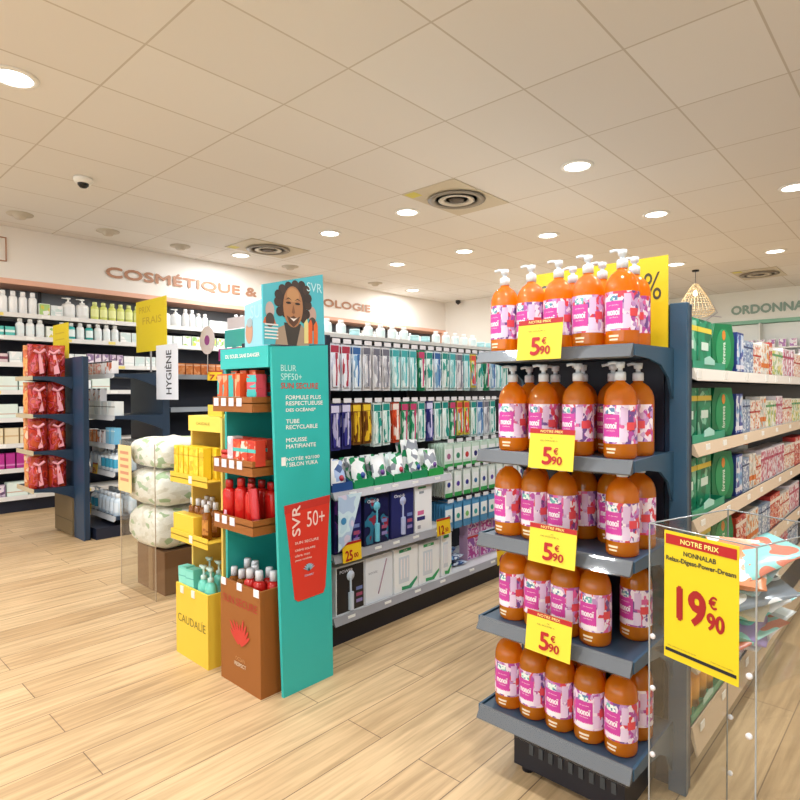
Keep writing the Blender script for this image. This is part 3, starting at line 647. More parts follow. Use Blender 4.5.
K = {
 'red': hpack('toothbrush_pack', 'white and red', .062, .25, M('dfe4ee'), c_(['eef0f6', 'dfe4f0', 'eef0f6', 'd7dcec', 'eef0f6', 'b8283c'], 0), M('a82a44')),
 'blue': hpack('toothbrush_pack', 'white and blue', .062, .25, M('d5e2ee'), c_(['eaf2f8', 'cfe0ee', '7fa8cc'], 0), M('2d5f9a')),
 'grey': hpack('toothbrush_pack', 'white and grey', .06, .25, M('e0dfe2'), c_(['ecebee', 'cfced4', 'a9a8b0'], 0), M('6a6a78')),
 'aqua': hpack('toothbrush_pack', 'pale aqua', .06, .25, M('bfe0e2'), c_(['dff1f2', 'a4d3d6', 'e9f5f4'], 0), M('3aa3a6')),
 'green': hpack('toothbrush_pack', 'dark green', .06, .25, M('1d8a5c'), c_(['2f9a6a', 'd4ebe0', 'e6f2ec', '1a6b62'], 0), M('c23a6a')),
 'teal': hpack('toothbrush_pack', 'white and teal', .06, .25, M('e3efec'), c_(['eef5f2', 'dfeeec', 'eef5f2', '2a9c8f', 'c9e4de'], 0), M('168a80')),
 'navy': hpack('toothbrush_pack', 'navy and lilac', .062, .25, M('2f2f7a'), c_(['3c3a8c', 'b9b4dc', '2a2c6c'], 0), M('d9d4ee')),
 'amber': hpack('toothbrush_pack', 'brown and yellow', .062, .23, M('7a4a16'), c_(['8a5a1c', 'e0b32c', '6a3c12'], 0), M('e7c22c')),
 'orange': hpack('toothbrush_pack', 'red orange', .055, .24, M('cf4a26'), c_(['dd5a30', 'ead9cf', 'b83c22'], 0), M('efe4da')),
 'kids': hpack('toothbrush_pack', 'multicoloured', .06, .23, M('d9c44a'), c_(['e9ece0', 'e8d84a', 'e9ece0', 'd84a4a', '4aa85a', '7fa8d8'], 0), M('d4473a')),
}
row1 = ['red', 'red', 'red', 'blue', 'grey', 'grey', 'grey', 'aqua', 'aqua', 'aqua', 'green', 'teal', 'blue', 'teal', 'aqua', 'grey', 'aqua', 'kids', 'teal', 'green', 'blue', 'aqua', 'teal']
row2 = ['navy', 'navy', 'navy', 'amber', 'amber', 'teal', 'teal', 'orange', 'green', 'green', 'teal', 'navy', 'teal', 'teal', 'green', 'kids', 'kids', 'teal', 'blue', 'grey', 'teal']
for rw, (row, z, nm) in enumerate([(row1, 1.575, 'top'), (row2, 1.255, 'lower')]):
    for k, c in enumerate(row):
        y = 1.985+k*.079
        nst = 6 if k not in (4, 5, 10) else 9
        hk = thing('display_hook', 'steel hook number %s from the left in the %s toothbrush hanging row' % (od(k+1), nm), 'hook', (-2.5, y, z-.01), 0, 'steel hooks of the toothbrush rows')
        MB().tube([(.006, 0, -.006), (.13, 0, -.006), (.135, 0, 0)], .0025, 5).build('rod', M('b9b9bd', .3, .6), hk)
        MB().box(.137, .1385, -.028, .028, -.004, .02).build('price_plate', M('e3e0e4', .4), hk)
        P = K[c]
        for q in range(nst):
            x = -2.375-q*.0125*(6/nst)*1.55
            dz = -.018+random.uniform(-.002, .002)
            put(P, (x, y+random.uniform(-.002, .002), z+dz), pi/2, '%s toothbrush pack, %s deep on %s hook, %s row' % (P.desc, od(q+1), od(k+1), nm),
                'hanging toothbrush packs', lite=(q > 1))
# shelf 3: floss pouch trays
z3 = .7906; z2 = .4726; z1 = .1556
flo = [('blue', '2a4f8c', 'a9bfe6'), ('green', '1f8f5a', 'e9eef0'), ('green', '1f8f5a', 'e6ecf0'), ('green', '1f8f5a', 'd9e6ea'), ('green', '1f8f5a', 'e9f2ee'), ('green', '2f9f4a', 'dfe9ee')]
for k, (n, c, c2) in enumerate(flo):
    y = 2.0+k*.152
    t = thing('counter_tray', '%s card tray, %s from the left, on the shelf of bagged floss picks' % (n, od(k+1)), 'display tray', (-2.32, y, z3), pi/2, 'card trays of floss pouches')
    MB().prism([(-.075, 0), (.07, 0), (.07, .1), (.05, .09), (-.07, .035), (-.075, .035)], 0, -.07, -.067).prism([(-.075, 0), (.07, 0), (.07, .1), (.05, .09), (-.07, .035), (-.075, .035)], 0, .067, .07).box(-.067, .067, -.075, -.072, 0, .045).box(-.067, .067, -.072, .07, 0, .003).build('tray', M(c, .4), t)
    for q in range(3):
        me = pouchm(.112, .034, .15+(.07 if k == 4 else 0), 7, .1, k*3+q).mesh('floss_pouch', PM(['eef1f3', c2, 'f4f6f6', c, '8a8f9a', 'eef1f3'], 26, .3))
        o = obj('floss_pouch', me, None, (-2.275-q*.04, y+.002, z3+.006), (R(-12), 0, pi/2))
        tag(o, 'bag of floss picks, %s from the front in the %s card tray from the left' % (od(q+1), od(k+1)), 'pouch', 'floss pick pouches')
        MB().lathe([(0.0001, -.001), (.016, -.001), (.016, .001), (0.0001, .001)], 14).build('round_badge', M(['b02440', '2c4a9a', '6a3c8c'][k % 3]), o, loc=(.012, -.0185, .055), rot=(pi/2, 0, 0))
# shelf 2: electric toothbrush boxes
def etb(name, w, h, base, front, acc, y, z, label, dark=True, d=.09, brand=None, txtc='e8e8f4'):
    t = thing(name, label, 'boxed toothbrush', (-2.245-d/2, y, z), pi/2)
    boxp('carton', -w/2, w/2, -d/2, d/2, 0, h, M(base, .35), t, bev=.0015)
    boxp('printed_front', -w*.47, w*.47, -d/2-.0008, -d/2+.001, h*.03, h*.97, front, t)
    b = MB(); b.tube([(0, -d/2-.002, h*.06), (0, -d/2-.002, h*.42)], w*.085, 8); b.tube([(0, -d/2-.002, h*.42), (0, -d/2-.002, h*.72)], w*.03, 8)
    b.lathe([(0.0001, -.002), (w*.13, -.002), (w*.13, .001), (0.0001, .001)], 16)
    o = b.build('brush_picture', M(acc, .3), t)
    me = o.data
    for v in me.vertices:
        if abs(v.co.z) < .0025 and abs(v.co.x) <= w*.14 and abs(v.co.y) < w*.14: v.co = (v.co.x, -d/2-.0015+v.co.z, h*.76+v.co.y)
    if brand: text('lettering', brand, (-w*.15, -d/2-.001, h*.88), (1, 0, 0), (0, 0, 1), M(txtc), t, w*.45, h*.06, .01)
    for k in range(3): boxp('printed_mark', w*.2, w*.42, -d/2-.0018, -d/2-.001, h*(.15+.13*k), h*(.22+.13*k), M(['8a7fb8', 'a04a6a', '6f7fb8'][k]), t)
    return t
etb('electric_toothbrush_box', .19, .28, '1c1d4a', PM(['20225a', '2c2c6c', '7a3c9a', '1a1b48'], 14, .3, kind='N'), '9fd8ec', 2.035, z2, 'dark purple box with pale blue electric toothbrush, leftmost on its shelf')
etb('electric_toothbrush_box', .19, .27, '16183c', PM(['1a1c48', '15173a', '2a6f8c', '8c2a3c'], 14, .3, kind='N'), '6fc7e0', 2.245, z2, 'dark box with red figure and blue electric toothbrush, second on its shelf', brand='Oral-B')
etb('electric_toothbrush_box', .19, .27, '23275e', M('262b66', .35), 'b9c2e6', 2.455, z2, 'navy box picturing one pale electric toothbrush beside a white box', brand='Oral-B')
t = thing('oral_care_box', 'tall white box with small pink and navy panel beside the navy toothbrush box', 'box', (-2.245-.05, 2.64, z2), pi/2)
boxp('carton', -.075, .075, -.05, .05, 0, .282, M('f6f6f8', .4), t, bev=.0015)
for n, a, m_ in [('green_tab', (-.05, .02, .255, .265), M('3fa05a')), ('grey_badge', (-.04, .0, .225, .24), M('9aa0a8')), ('pink_figure', (-.055, .0, .1, .125), M('d96a9a')), ('navy_panel', (-.06, .01, .068, .09), M('2c2c6c')), ('small_mark', (-.055, -.03, .02, .04), M('a9a9b4'))]:
    boxp(n, a[0], a[1], -.0515, -.0495, a[2], a[3], m_, t)
t = thing('leaning_leaflet', 'pale blue leaflet hanging at the left end of the toothbrush boxes', 'leaflet', (-2.195, 1.985, .78), pi/2)
MB().prism([(-.06, 0), (.1, .0), (.02, -.23), (-.06, -.28)], 1, -.001, .001).build('sheet', PM(['bfdcec', 'cfe6f2', 'b3c9e6', 'd9cfe6'], 10, .4, kind='N'), t)
MB().prism(ell(-.025, -.13, .018, .018, 16), 1, -.002, -.0012).build('round_badge', M('3f86b8'), t)
# bottom shelf boxes
t = etb('electric_toothbrush_box', .2, .25, 'e3e6ea', M('14141c', .3), 'cfd9ea', 2.05, z1, 'black and white box with a white slanted brush on the bottom shelf', brand='POWER')
t = thing('slim_toothbrush_box', 'pale grey box with one slim slanted brush on the bottom shelf', 'boxed toothbrush', (-2.295, 2.27, z1), pi/2)
boxp('carton', -.105, .105, -.045, .045, 0, .25, M('e6ecf4', .4), t, bev=.0015)
MB().tube([(-.01, -.047, .04), (.055, -.047, .22)], .004, 6).build('brush_picture', M('a88a9a'), t)
text('lettering', 'sonic', (-.05, -.045, .165), (1, 0, 0), (0, 0, 1), M('8a92a4'), t, .07, .014)
for nm, w, y, h, base, acc, lab in [('oral_kit_box', .2, 2.49, .25, 'f6f8f9', '2f9a6a', 'white box with green header and inset window on the bottom shelf'),
                                    ('oral_kit_box', .19, 2.7, .24, 'f6f8f9', '36a05e', 'white box showing three brush heads above a green swoosh'),
                                    ('oral_kit_box', .1, 2.865, .26, 'f6f8f9', '3aa35a', 'narrow white box with red and green top at the bottom shelf')]:
    t = thing(nm, lab, 'box', (-2.295, y, z1), pi/2)
    boxp('carton', -w/2, w/2, -.045, .045, 0, h, M(base, .4), t, bev=.0015)
    boxp('header_band', -w*.3, w*.2, -.0465, -.0445, h*.9, h*.97, M(acc), t)
    boxp('inset_window', -w*.32, w*.12, -.0465, -.0445, h*.2, h*.8, M('d7dfe8'), t)
    for k in range(3): boxp('brush_head', -w*.25+k*w*.13, -w*.2+k*w*.13, -.049, -.0466, h*.3, h*.75, M('f6f2f4'), t)
    MB().prism([(-w*.2, h*.04), (w*.2, h*.02), (w*.46, h*.2), (w*.46, h*.26), (w*.1, h*.1), (-w*.2, h*.12)], 1, -.0475, -.0466).build('green_swoosh', M(acc), t)
    if w > .15: text('lettering', 'GUM', (-w*.05, -.0465, h*.935), (1, 0, 0), (0, 0, 1), WHITE, t, .03, .01, .02, off=.0008)
# cards on the dental gondola
price_card((-2.205, 2.03, .432), pi/2, .13, .1, '25', '00', tilt=R(-4), label='yellow 25 euro price card on the rail at the left below toothbrush boxes', mini=True, top=None)
price_card((-2.205, 2.785, .43), pi/2, .13, .1, '12', '50', tilt=R(-4), label='yellow price card on the rail near the gap in the dental shelving', mini=True, top=None)
price_card((-2.205, 3.45, .11), pi/2, .16, .11, '6', '90', tilt=R(-4), label='yellow price card on the lowest rail beside the soap display', mini=True, top=None)
# second bay: hooks of small packs
def spack(name, desc, w, h, side, acc):
    root = MB().box(-w/2, w/2, -.002, .002, -h, 0).mesh(name, M(side, .35)); k = []
    k.append(('printed_front', MB().box(-w*.45, w*.45, -.0032, -.0021, -h*.72, -h*.2).mesh('printed_front', M('edf0f0', .3)), None))
    k.append(('round_mark', MB().prism(ell(0, -h*.52, w*.22, w*.22, 14), 1, -.0042, -.0033).mesh('round_mark', M(acc, .3)), None))
    k.append(('green_foot', MB().box(-w*.5, w*.5, -.0036, -.0021, -h, -h*.84).mesh('green_foot', M('3a9c50' if side != '4f94c2' else '4f94c2', .3)), None))
    return Proto(name, 'floss pack', desc, w, .006, h, root, k)
bay = [('upper', .975, [spack('floss_pack', 'white and green', .085, .15, 'cfe4d6', c) for c in ('a86a8c', '2a2c6c', 'c43a3a', '3a8a6a')]),
       ('middle', .8, [spack('floss_pack', 'white and navy ringed', .075, .165, 'e3ece6', c) for c in ('2c3c8c', '2c6c9c', '2c2c7c', '5a3c9c')]),
       ('lowest', .59, [spack('floss_pack', 'blue edged', .08, .165, '4f94c2', c) for c in ('3a8fb0', '3aa3a6', '7ac06a', '2aa08a')])]
for nm, z, ps in bay:
    T_(MB().tube([(-2.5, YB+.01, z+.01), (-2.5, Y1, z+.01)], .005).build('hook_rail', M('9a9a9e', .3, .6)))
    for k in range(11):
        P = ps[(k*3) % 4] if k else ps[0]; y = YB+.07+k*.098
        hk = thing('display_hook', 'steel hook %s from the left in the %s row of floss packs' % (od(k+1), nm), 'hook', (-2.49, y, z), 0, 'steel hooks of the floss rows')
        MB().tube([(0, 0, -.002), (.2, 0, -.002), (.206, 0, .004)], .0025, 5).build('rod', M('b9b9bd', .3, .6), hk)
        MB().box(.207, .2085, -.03, .03, 0, .022).build('price_plate', M('dcdce0', .4), hk)
        for q in range(7 if k < 2 else 3):
            put(P, (-2.3-q*.022, y, z-.012), pi/2, '%s floss pack, %s deep on %s hook from left, %s row' % (P.desc, od(q+1), od(k+1), nm), 'hanging floss packs', lite=q > 0)
T_(boxp('bay_upright', -2.619, -2.6, YB+.003, YB+.02, .16, 1.59, M('2a2c34', .4)))
pkb = carton('pink_floss_box', 'box', ('pink and purple box', 'pink and purple boxes'), .13, .07, .16, M('c9a3c4', .4), PM(['cfa9cc', 'b0308c', 'dcc3dc', '8a4aa0'], 20, .4, kind='N'), M('c23a34'), .95, .08)
fillrow(-2.33, 3.2, 5.4, z1, [(pkb, 6)], 'lower at floss bay foot', 'pink boxes', .02)
fillrow(-2.33, 3.2, 5.4, z1+.161, [(pkb, 6)], 'stacked upper at floss bay foot', 'pink boxes', .02)
for k in range(4):
    me = pouchm(.16, .025, .13, 6, .15, 40+k).mesh('blue_pouch', PM(['2c4f9c', 'd7e3f0', '24407c', '7fb0d8'], 16, .3, kind='N'))
    o = obj('blue_pouch', me, None, (-2.32, 2.97+.085*(k % 2), z1+.016+k*.021), (R(88), 0, R(70+25*k)))
    o.location = (-2.38 if k % 2 else -2.3, 3.06+.05*(k % 2), z1+.018+k*.022); o.rotation_euler = (R(-90), 0, R(60+40*k) if False else R(90+12*(k-1)))
    tag(o, 'blue foil pouch, %s from the bottom, lying on the low dental shelf' % od(k+1), 'pouch', 'blue foil pouches lying flat')
# things on top of the dental gondola
tb1 = bottle('white_jar_bottle', 'bottle', ('small white bottle', 'small white bottles'), .028, .09, M('eef0ee'), WHITE, M('d5e6e6'))
tb2 = jar('aqua_pot', 'jar', ('small aqua pot', 'small aqua pots'), .03, .045, M('a9d6da'), M('bfe6e8'))
fillrow(-2.5, 2.0, 5.2, 1.622, [(tb2, 1), (tb1, 2), (tb2, 1), (tb1, 4), (tb2, 2), (tb1, 5), (tb2, 2), (tb1, 6)], 'on top of the dental gondola', 'pots on the dental gondola', .05)

# ------------------------------------------------------------------ SUN CARE DISPLAY (turquoise)
SV = thing('sun_care_display', 'turquoise cardboard floor display of red and orange sun care', 'floor display', (-2.23, 1.6, 0))
def V_(o): return sub(o, SV)
V_(MB().prism([(1.475, 0), (1.75, 0), (1.728, 1.512), (1.425, 1.488)], 0, -2.052, -2.036).build('side_panel', TEAL, label='tall turquoise side panel with printed tube'))
V_(boxp('left_wall', -2.43, -2.415, 1.44, 1.74, .02, 1.49, TEAL))
V_(boxp('back_wall', -2.414, -2.053, 1.72, 1.74, .02, 1.49, TEAL))
V_(boxp('header_box', -2.43, -2.053, 1.42, 1.719, 1.405, 1.495, TEAL))
lb_ = V_(MB().box(-2.41, -2.095, 1.4, 1.415, 0, .455).box(-2.11, -2.095, 1.4155, 1.7, 0, .455).box(-2.41, -2.1105, 1.4155, 1.7, .3, .31).build('base_box', BROWN, label='orange brown base box with coral emblem'))
XX = (1, 0, 0); ZZ = (0, 0, 1)
V_(text('base_lettering', 'SUN SECURE', (-2.252, 1.4, .375), XX, ZZ, M('a82a22'), None, .27, .034, .01))
for k in range(9):
    a = R(-52+13*k); L_ = .09+.03*((k*3) % 4)/3
    pts = [(x*cos(a)+(y+L_/2+.012)*sin(a), -x*sin(a)+(y+L_/2+.012)*cos(a)) for x, y in ell(0, 0, .0085, L_/2, 10)]
    V_(decal('coral_emblem', pts, (-2.25, 1.4, .18), XX, ZZ, M('c5342c'), None, .0012+.0004*k, .0003))
V_(text('base_lettering', 'OCEAN', (-2.25, 1.4, .125), XX, ZZ, M('c88f5a'), None, .075, .016, .01))
V_(text('base_lettering', 'RESPECT', (-2.25, 1.4, .1), XX, ZZ, M('d9c6ae'), None, .09, .016, .02))
TRY = [1.255, .985, .735]
for z in TRY:
    s = V_(MB().box(-2.412, -2.1, 1.37, 1.7, z-.004, z).box(-2.412, -2.1, 1.37, 1.374, z-.04, z+.025).box(-2.104, -2.1, 1.3745, 1.6, z-.04, z+.025).box(-2.412, -2.408, 1.3745, 1.6, z-.04, z+.025).build('tray', BROWN))
    for k in range(4 if z > .8 else 3): 
        q = MB().box(-2.4+.062*k, -2.362+.062*k, 1.3675, 1.3695, z-.015, z+.02).build('price_tag', M('e7e0ea')); q.parent = s
for k in range(3):
    V_(MB().box(-2.4+.13*k, -2.362+.13*k, 1.3965, 1.3995, .43, .462).build('price_tag', M('efe9ee')))
V_(text('header_lettering', 'DU SOLEIL SANS DANGER', (-2.25, 1.42, 1.46), XX, ZZ, WHITE, None, .27, .016, .02))
YV = (0, 1, 0)
def side(name, s, y, z, mat, w=None, h=.02, b=0.0, al='L'): V_(text(name, s, (-2.036, y, z), YV, ZZ, mat, None, w, h, b, al))
side('side_lettering', 'BLUR', 1.47, 1.402, M('bfe9e4'), .08, .026); side('side_lettering', 'SPF50+', 1.47, 1.365, M('bfe9e4'), .11, .028)
side('side_lettering', 'SUN SECURE', 1.47, 1.327, M('c84a3a'), .2, .024, .02)
for s_, z, w_ in [('FORMULE PLUS', 1.277, .19), ('RESPECTUEUSE', 1.252, .2), ('DES OCÉANS*', 1.225, .16), ('TUBE', 1.175, .07), ('RECYCLABLE', 1.15, .17), ('MOUSSE', 1.095, .11), ('MATIFIANTE', 1.068, .16), ('NOTÉE 92/100', 1.015, .18), ('/ SELON YUKA', .99, .17)]:
    side('side_lettering', s_, 1.495, z, WHITE, w_, .017, .02)
V_(decal('check_box', [(0, 0), (.022, 0), (.022, .036), (0, .036)], (-2.036, 1.47, .988), YV, ZZ, WHITE, None))
tb_ = V_(decal('tube_picture', [(0, .425), (.03, .2), (.052, .015), (.07, 0), (.21, .005), (.222, .03), (.235, .2), (.252, .44)], (-2.036, 1.482, .392), YV, ZZ, M('d93a2a'), None, .003, .003))
o = decal('tube_crimp', [(0, .39), (.249, .405), (.252, .44), (0, .425)], (-2.036, 1.482, .392), YV, ZZ, M('c4362c'), None, .004, .001); o.parent = tb_; 
o = text('vertical_lettering', 'SVR', (-2.032, 1.542, .745), (0, 0, 1), (0, -1, 0), M('f5d9d0'), None, .13, .042, .02); o.parent = tb_
o = text('big_figure', '50+', (-2.032, 1.65, .742), YV, ZZ, M('f5d9d0'), None, .1, .068, 0.0); o.parent = tb_
for s_, z, w_ in [('SUN SECURE', .648, .13), ('CRÈME SOLAIRE', .617, .11), ('ultra mat', .593, .08), ('peaux sensibles', .572, .09)]:
    o = text('tube_lettering', s_, (-2.032, 1.535, z), YV, ZZ, M('f5d9d0'), None, w_, .011, .015, 'L'); o.parent = tb_
for k in range(7):
    a = R(-60+20*k); o = decal('coral_mark', [(-.003, 0), (.003, 0), (sin(a)*.032+.004, cos(a)*.032), (sin(a)*.032-.004, cos(a)*.032)], (-2.032, 1.61, .515), YV, ZZ, M('8fc4d8'), None, .001); o.parent = tb_
o = text('tube_lettering', 'OCEAN RESPECT', (-2.032, 1.61, .497), YV, ZZ, M('d9cfe6'), None, .05, .008, .02); o.parent = tb_
# header poster with portrait (flat printed boards)
HP = thing('header_poster', 'sun care poster with smiling curly haired person on the turquoise display', 'poster', (-2.045, 1.55, 1.5))
def H_s(o): return sub(o, HP)
H_s(MB().prism([(1.39, 1.4965), (1.715, 1.514), (1.705, 1.828), (1.386, 1.742)], 0, -2.05, -2.041).build('portrait_board', M('4fb6c4', .4)))
H_s(MB().prism([(-2.235, 1.4965), (-2.055, 1.4965), (-2.055, 1.70), (-2.235, 1.678)], 1, 1.425, 1.432).build('side_board', M('8fc6d6', .4)))
bx, by0, bz0 = -2.041, 1.386, 1.5
def pd(name, pts, c, off): return H_s(decal(name, pts, (bx, by0, bz0), YV, ZZ, M(c, .5), None, off, .0005))
hair = [(.10, .12), (.075, .19), (.085, .235), (.12, .25), (.21, .272), (.225, .25), (.232, .2), (.222, .15), (.205, .12), (.15, .1)]
pd('printed_hair', hair, '33261f', .001)
for k, (hx, hy) in enumerate([(.085, .14), (.075, .18), (.078, .21), (.098, .235), (.13, .25), (.165, .26), (.2, .262), (.225, .245), (.235, .21), (.235, .18), (.225, .14), (.21, .12)]):
    pd('printed_curl', ell(hx, hy, .02, .021, 12), ['33261f', '3d2d24'][k % 2], .0014+.0001*(k % 3))
pd('printed_jacket', [(.06, 0), (.24, 0), (.225, .06), (.2, .09), (.12, .09), (.075, .07)], 'a08d78', .0012)
pd('printed_shirt', [(.125, 0), (.17, 0), (.195, .095), (.105, .095)], '3a3630', .0016)
pd('printed_face', ell(.153, .165, .052, .088, 24), 'a8764f', .002)
pd('printed_forehead', ell(.152, .215, .032, .03, 16), 'b98a5c', .0026)
for x in (.128, .176): pd('printed_eye', ell(x, .18, .014, .005, 10), '1e1512', .0032); pd('printed_brow', [(x-.018, .19), (x, .198), (x+.018, .192), (x, .203)], '2a1c16', .0032)
pd('printed_nose', [(.145, .14), (.153, .175), (.163, .14), (.154, .134)], '84583a', .0032)
pd('printed_beard', [(.118, .125), (.132, .095), (.154, .078), (.176, .097), (.19, .128), (.172, .118), (.154, .128), (.136, .118)], '5a3c2a', .0028)
pd('printed_smile', [(.134, .118), (.154, .103), (.175, .12), (.154, .114)], 'f1e6de', .0036)
for x, c in ((.035, 'b9a7a0'), (.258, 'b99a8c')): pd('printed_figure', ell(x, .14, .022, .036, 16), c, .001); pd('printed_figure', ell(x, .1, .022, .03, 16), '4a4038', .0015)
for x, c, hh in ((.222, 'dcd08a', .1), (.245, 'd9602c', .1), (.275, 'd9662c', .095)): pd('printed_product', [(x-.011, 0.012), (x+.012, .014), (x+.012, hh), (x+.004, hh+.02), (x-.011, hh)], c, .0022)
pd('printed_badge', [(.0, .085), (.065, .085), (.055, .11), (.01, .11)], 'c8643a', .0014)
for k in range(5): pd('printed_lines', [(.008, .022+.014*k), (.075, .022+.014*k), (.075, .028+.014*k), (.008, .028+.014*k)], 'e6e6e2', .0022)
H_s(text('printed_logo', 'SVR', (bx, by0+.27, bz0+.262), YV, ZZ, M('bfe6ea'), None, .085, .04, 0, off=.002))
H_s(decal('printed_hand', ell(-2.2, .06, .028, .05, 16)[0:16], (0, 1.425, 1.5), XX, ZZ, M('b98d74'), None, .001))
H_s(decal('printed_cuff', ell(-2.195, .1, .022, .02, 16), (0, 1.425, 1.5), XX, ZZ, M('9aa8ae'), None, .002))
H_s(text('printed_word', 'SUN', (-2.13, 1.425, 1.645), XX, ZZ, M('a9d6e2'), None, .12, .055, 0))
# products in the sun care display
sc1 = carton('sun_care_carton', 'box', ('orange and turquoise carton', 'orange and turquoise cartons'), .042, .042, .125, M('dc5a2a', .4), PM(['e0602c', '35b0ac', 'dd5426', 'e9a27c'], 32, .4, (1, 1, .6)), M('3fb4ae'), .12, .16)
sc2 = carton('sun_care_carton', 'box', ('pink and turquoise carton', 'pink and turquoise cartons'), .07, .05, .06, M('dd5060', .4), PM(['e05a6a', '45b4b4', 'd94a3c'], 25, .4, (.5, 1, 1.5)), M('3fb8b4'), .6, .3)
z = TRY[0]+.0006
fillrow(1.385, -2.404, -2.2, z, [(sc1, 4)], 'on top turquoise tray', 'sun care cartons', .006, axis='X', face=0)
for k in range(2): put(sc2, (-2.148, 1.425+0*.0, z+.0605*k), 0, '%s pink and turquoise carton in the stack at right of the top tray' % ['lower', 'upper'][k])
for k in range(3): put(sc1, (-2.36+.075*k, 1.47, z+.0), 0, '%s orange carton from the left in the second row of the top tray' % od(k+1), 'sun care cartons behind', s=1.13)
for k in range(3): put(sc2, (-2.35+.09*k, 1.545, z), 0, '%s pink carton from the left at the back of the top tray' % od(k+1), 'sun care cartons behind')
for k in range(3): put(sc2, (-2.35+.09*k, 1.545, z+.0605), 0, '%s pink carton from the left, upper layer at back of the top tray' % od(k+1), 'sun care cartons behind')
z = TRY[1]+.0006
rj = jar('red_jar', 'jar', ('', ''), .034, .055, M('c92a22', .3), M('b8241e', .3), M('dd6a5a'))
put(rj, (-2.362, 1.42, z), 0, 'red jar at the left of the second tray of the turquoise display')
wc = carton('white_carton', 'box', ('', ''), .042, .05, .12, M('ece6ea', .4), PM(['f0ecf0', 'd9b8c4', 'e9e4e8'], 40))
put(wc, (-2.296, 1.41, z), 0, 'white carton beside the red jar on the second tray')
rc = carton('red_sun_carton', 'box', ('red carton with turquoise patch', 'red cartons with turquoise patch'), .055, .05, .11, M('d0402c', .4), PM(['d8442c', 'e2663c', 'c63426', 'ead0c4'], 36), M('4fb8b2'), .6, .14)
for k in range(3): put(rc, (-2.243+.058*k, 1.41, z), 0, '%s red carton from the left on the second tray of the turquoise display' % od(k+1), 'red cartons on the second tray')
for k in range(4): put(rc, (-2.37+.075*k, 1.48, z), 0, '%s red carton from the left, second row of the second tray' % od(k+1), 'red cartons on the second tray')
z = TRY[2]+.0006
RED = M('cf1f1c', .25)
rb = bottle('red_sun_bottle', 'bottle', ('red sun lotion bottle', 'red sun lotion bottles'), .036, .17, RED, M('b51a1a', .3), None, flat=.7)
for k, (x, y) in enumerate([(-2.362, 1.42), (-2.28, 1.43), (-2.2, 1.43), (-2.32, 1.51), (-2.24, 1.51), (-2.155, 1.5)]):
    put(rb, (x, y, z), random.uniform(-.2, .2), '%s red sun lotion bottle standing on the third tray, counted left to right' % od(k+1), 'red lotion bottles on the third tray', s=1 if k != 1 else 1.08)
rt = tube_('red_sun_tube', 'tube', ('', ''), .05, .03, .15, M('c4242c', .25), M('9c1a24', .3))
put(rt, (-2.14, 1.415, z+.002), .3, 'slim dark red tube leaning at the right of the third tray', tilt=(R(0), R(-8)))
put(tube_('red_sun_tube', 'tube', ('', ''), .02, .015, .04, M('d9a0b4', .25), M('e9c8d4', .3)), (-2.34, 1.386, z), 0, 'tiny pink tester tube at the front of the third tray')
ab = bottle('oil_spray_bottle', 'bottle', ('', ''), .026, .19, M('a8641c', .12, 0, 0, .4), M('dfe3ea', .3), PM(['b5762c', 'c98a3a', '9a5518'], 50))
rs = bottle('red_spray_bottle', 'bottle', ('', ''), .028, .2, M('c22420', .2), M('dfe3ea', .3), None)
for k, (x, y) in enumerate([(-2.375, 1.45), (-2.312, 1.45), (-2.375, 1.52), (-2.312, 1.52), (-2.26, 1.485)]):
    put(ab, (x, y, .3106), 0, '%s amber oil spray bottle in the base box of the turquoise display' % od(k+1), 'amber spray bottles', s=1.0 if k < 2 else 1.12)
for k, (x, y) in enumerate([(-2.25, 1.452), (-2.19, 1.46), (-2.14, 1.5), (-2.2, 1.52), (-2.14, 1.57)]):
    put(rs, (x, y, .3106), 0, '%s red spray bottle in the base box of the turquoise display' % od(k+1), 'red spray bottles', s=1.03)

# ------------------------------------------------------------------ YELLOW DISPLAY
CY = thing('yellow_floor_display', 'yellow cardboard floor display with three tiers left of the turquoise one', 'floor display', (-2.62, 1.5, 0))
def C_(o): return sub(o, CY)
C_(MB().box(-2.81, -2.5, 1.385, 1.395, 0, .35).box(-2.51, -2.5, 1.3955, 1.7, 0, .35).box(-2.81, -2.5105, 1.3955, 1.7, .2, .21).build('base_box', CYL))
C_(boxp('right_wall', -2.47, -2.455, 1.44, 1.72, 0, 1.18, M('e6c765', .6)))
C_(boxp('left_wall', -2.79, -2.775, 1.46, 1.72, 0, 1.18, M('e6c765', .6)))
C_(boxp('back_wall', -2.7745, -2.4705, 1.7, 1.72, 0, 1.18, M('e2c05a', .6)))
C_(boxp('header_box', -2.7745, -2.4705, 1.44, 1.699, 1.11, 1.185, M('ecd05a', .6)))
C_(boxp('crest', -2.6, -2.47, 1.45, 1.46, 1.186, 1.24, CYL))
C_(text('header_lettering', 'CAUDALIE', (-2.63, 1.44, 1.148), XX, ZZ, M('8a7a2c'), None, .13, .013))
C_(text('front_lettering', 'CAUDALÍE', (-2.655, 1.385, .19), XX, ZZ, M('6f6a28'), None, .27, .05, 0))
for z in (.885, .6):
    C_(MB().box(-2.83, -2.47, 1.37, 1.69, z-.004, z).box(-2.83, -2.47, 1.37, 1.374, z-.028, z+.022).box(-2.83, -2.826, 1.3745, 1.45, z-.028, z+.022).build('tray', CYL))
    C_(boxp('price_tag', -2.64, -2.61, 1.3675, 1.3695, z-.02, z+.015, M('e9e2d6')))
for x in (-2.76, -2.65): C_(boxp('price_tag', x, x+.03, 1.3815, 1.3845, .31, .345, M('e9e2d6')))
yc = carton('yellow_carton', 'box', ('yellow carton', 'yellow cartons'), .042, .04, .15, M('ecc82a', .4), PM(['f0cf34', 'e8c026', 'f0d648', 'd9ae20'], 40), M('c9a01c'), .72, .03)
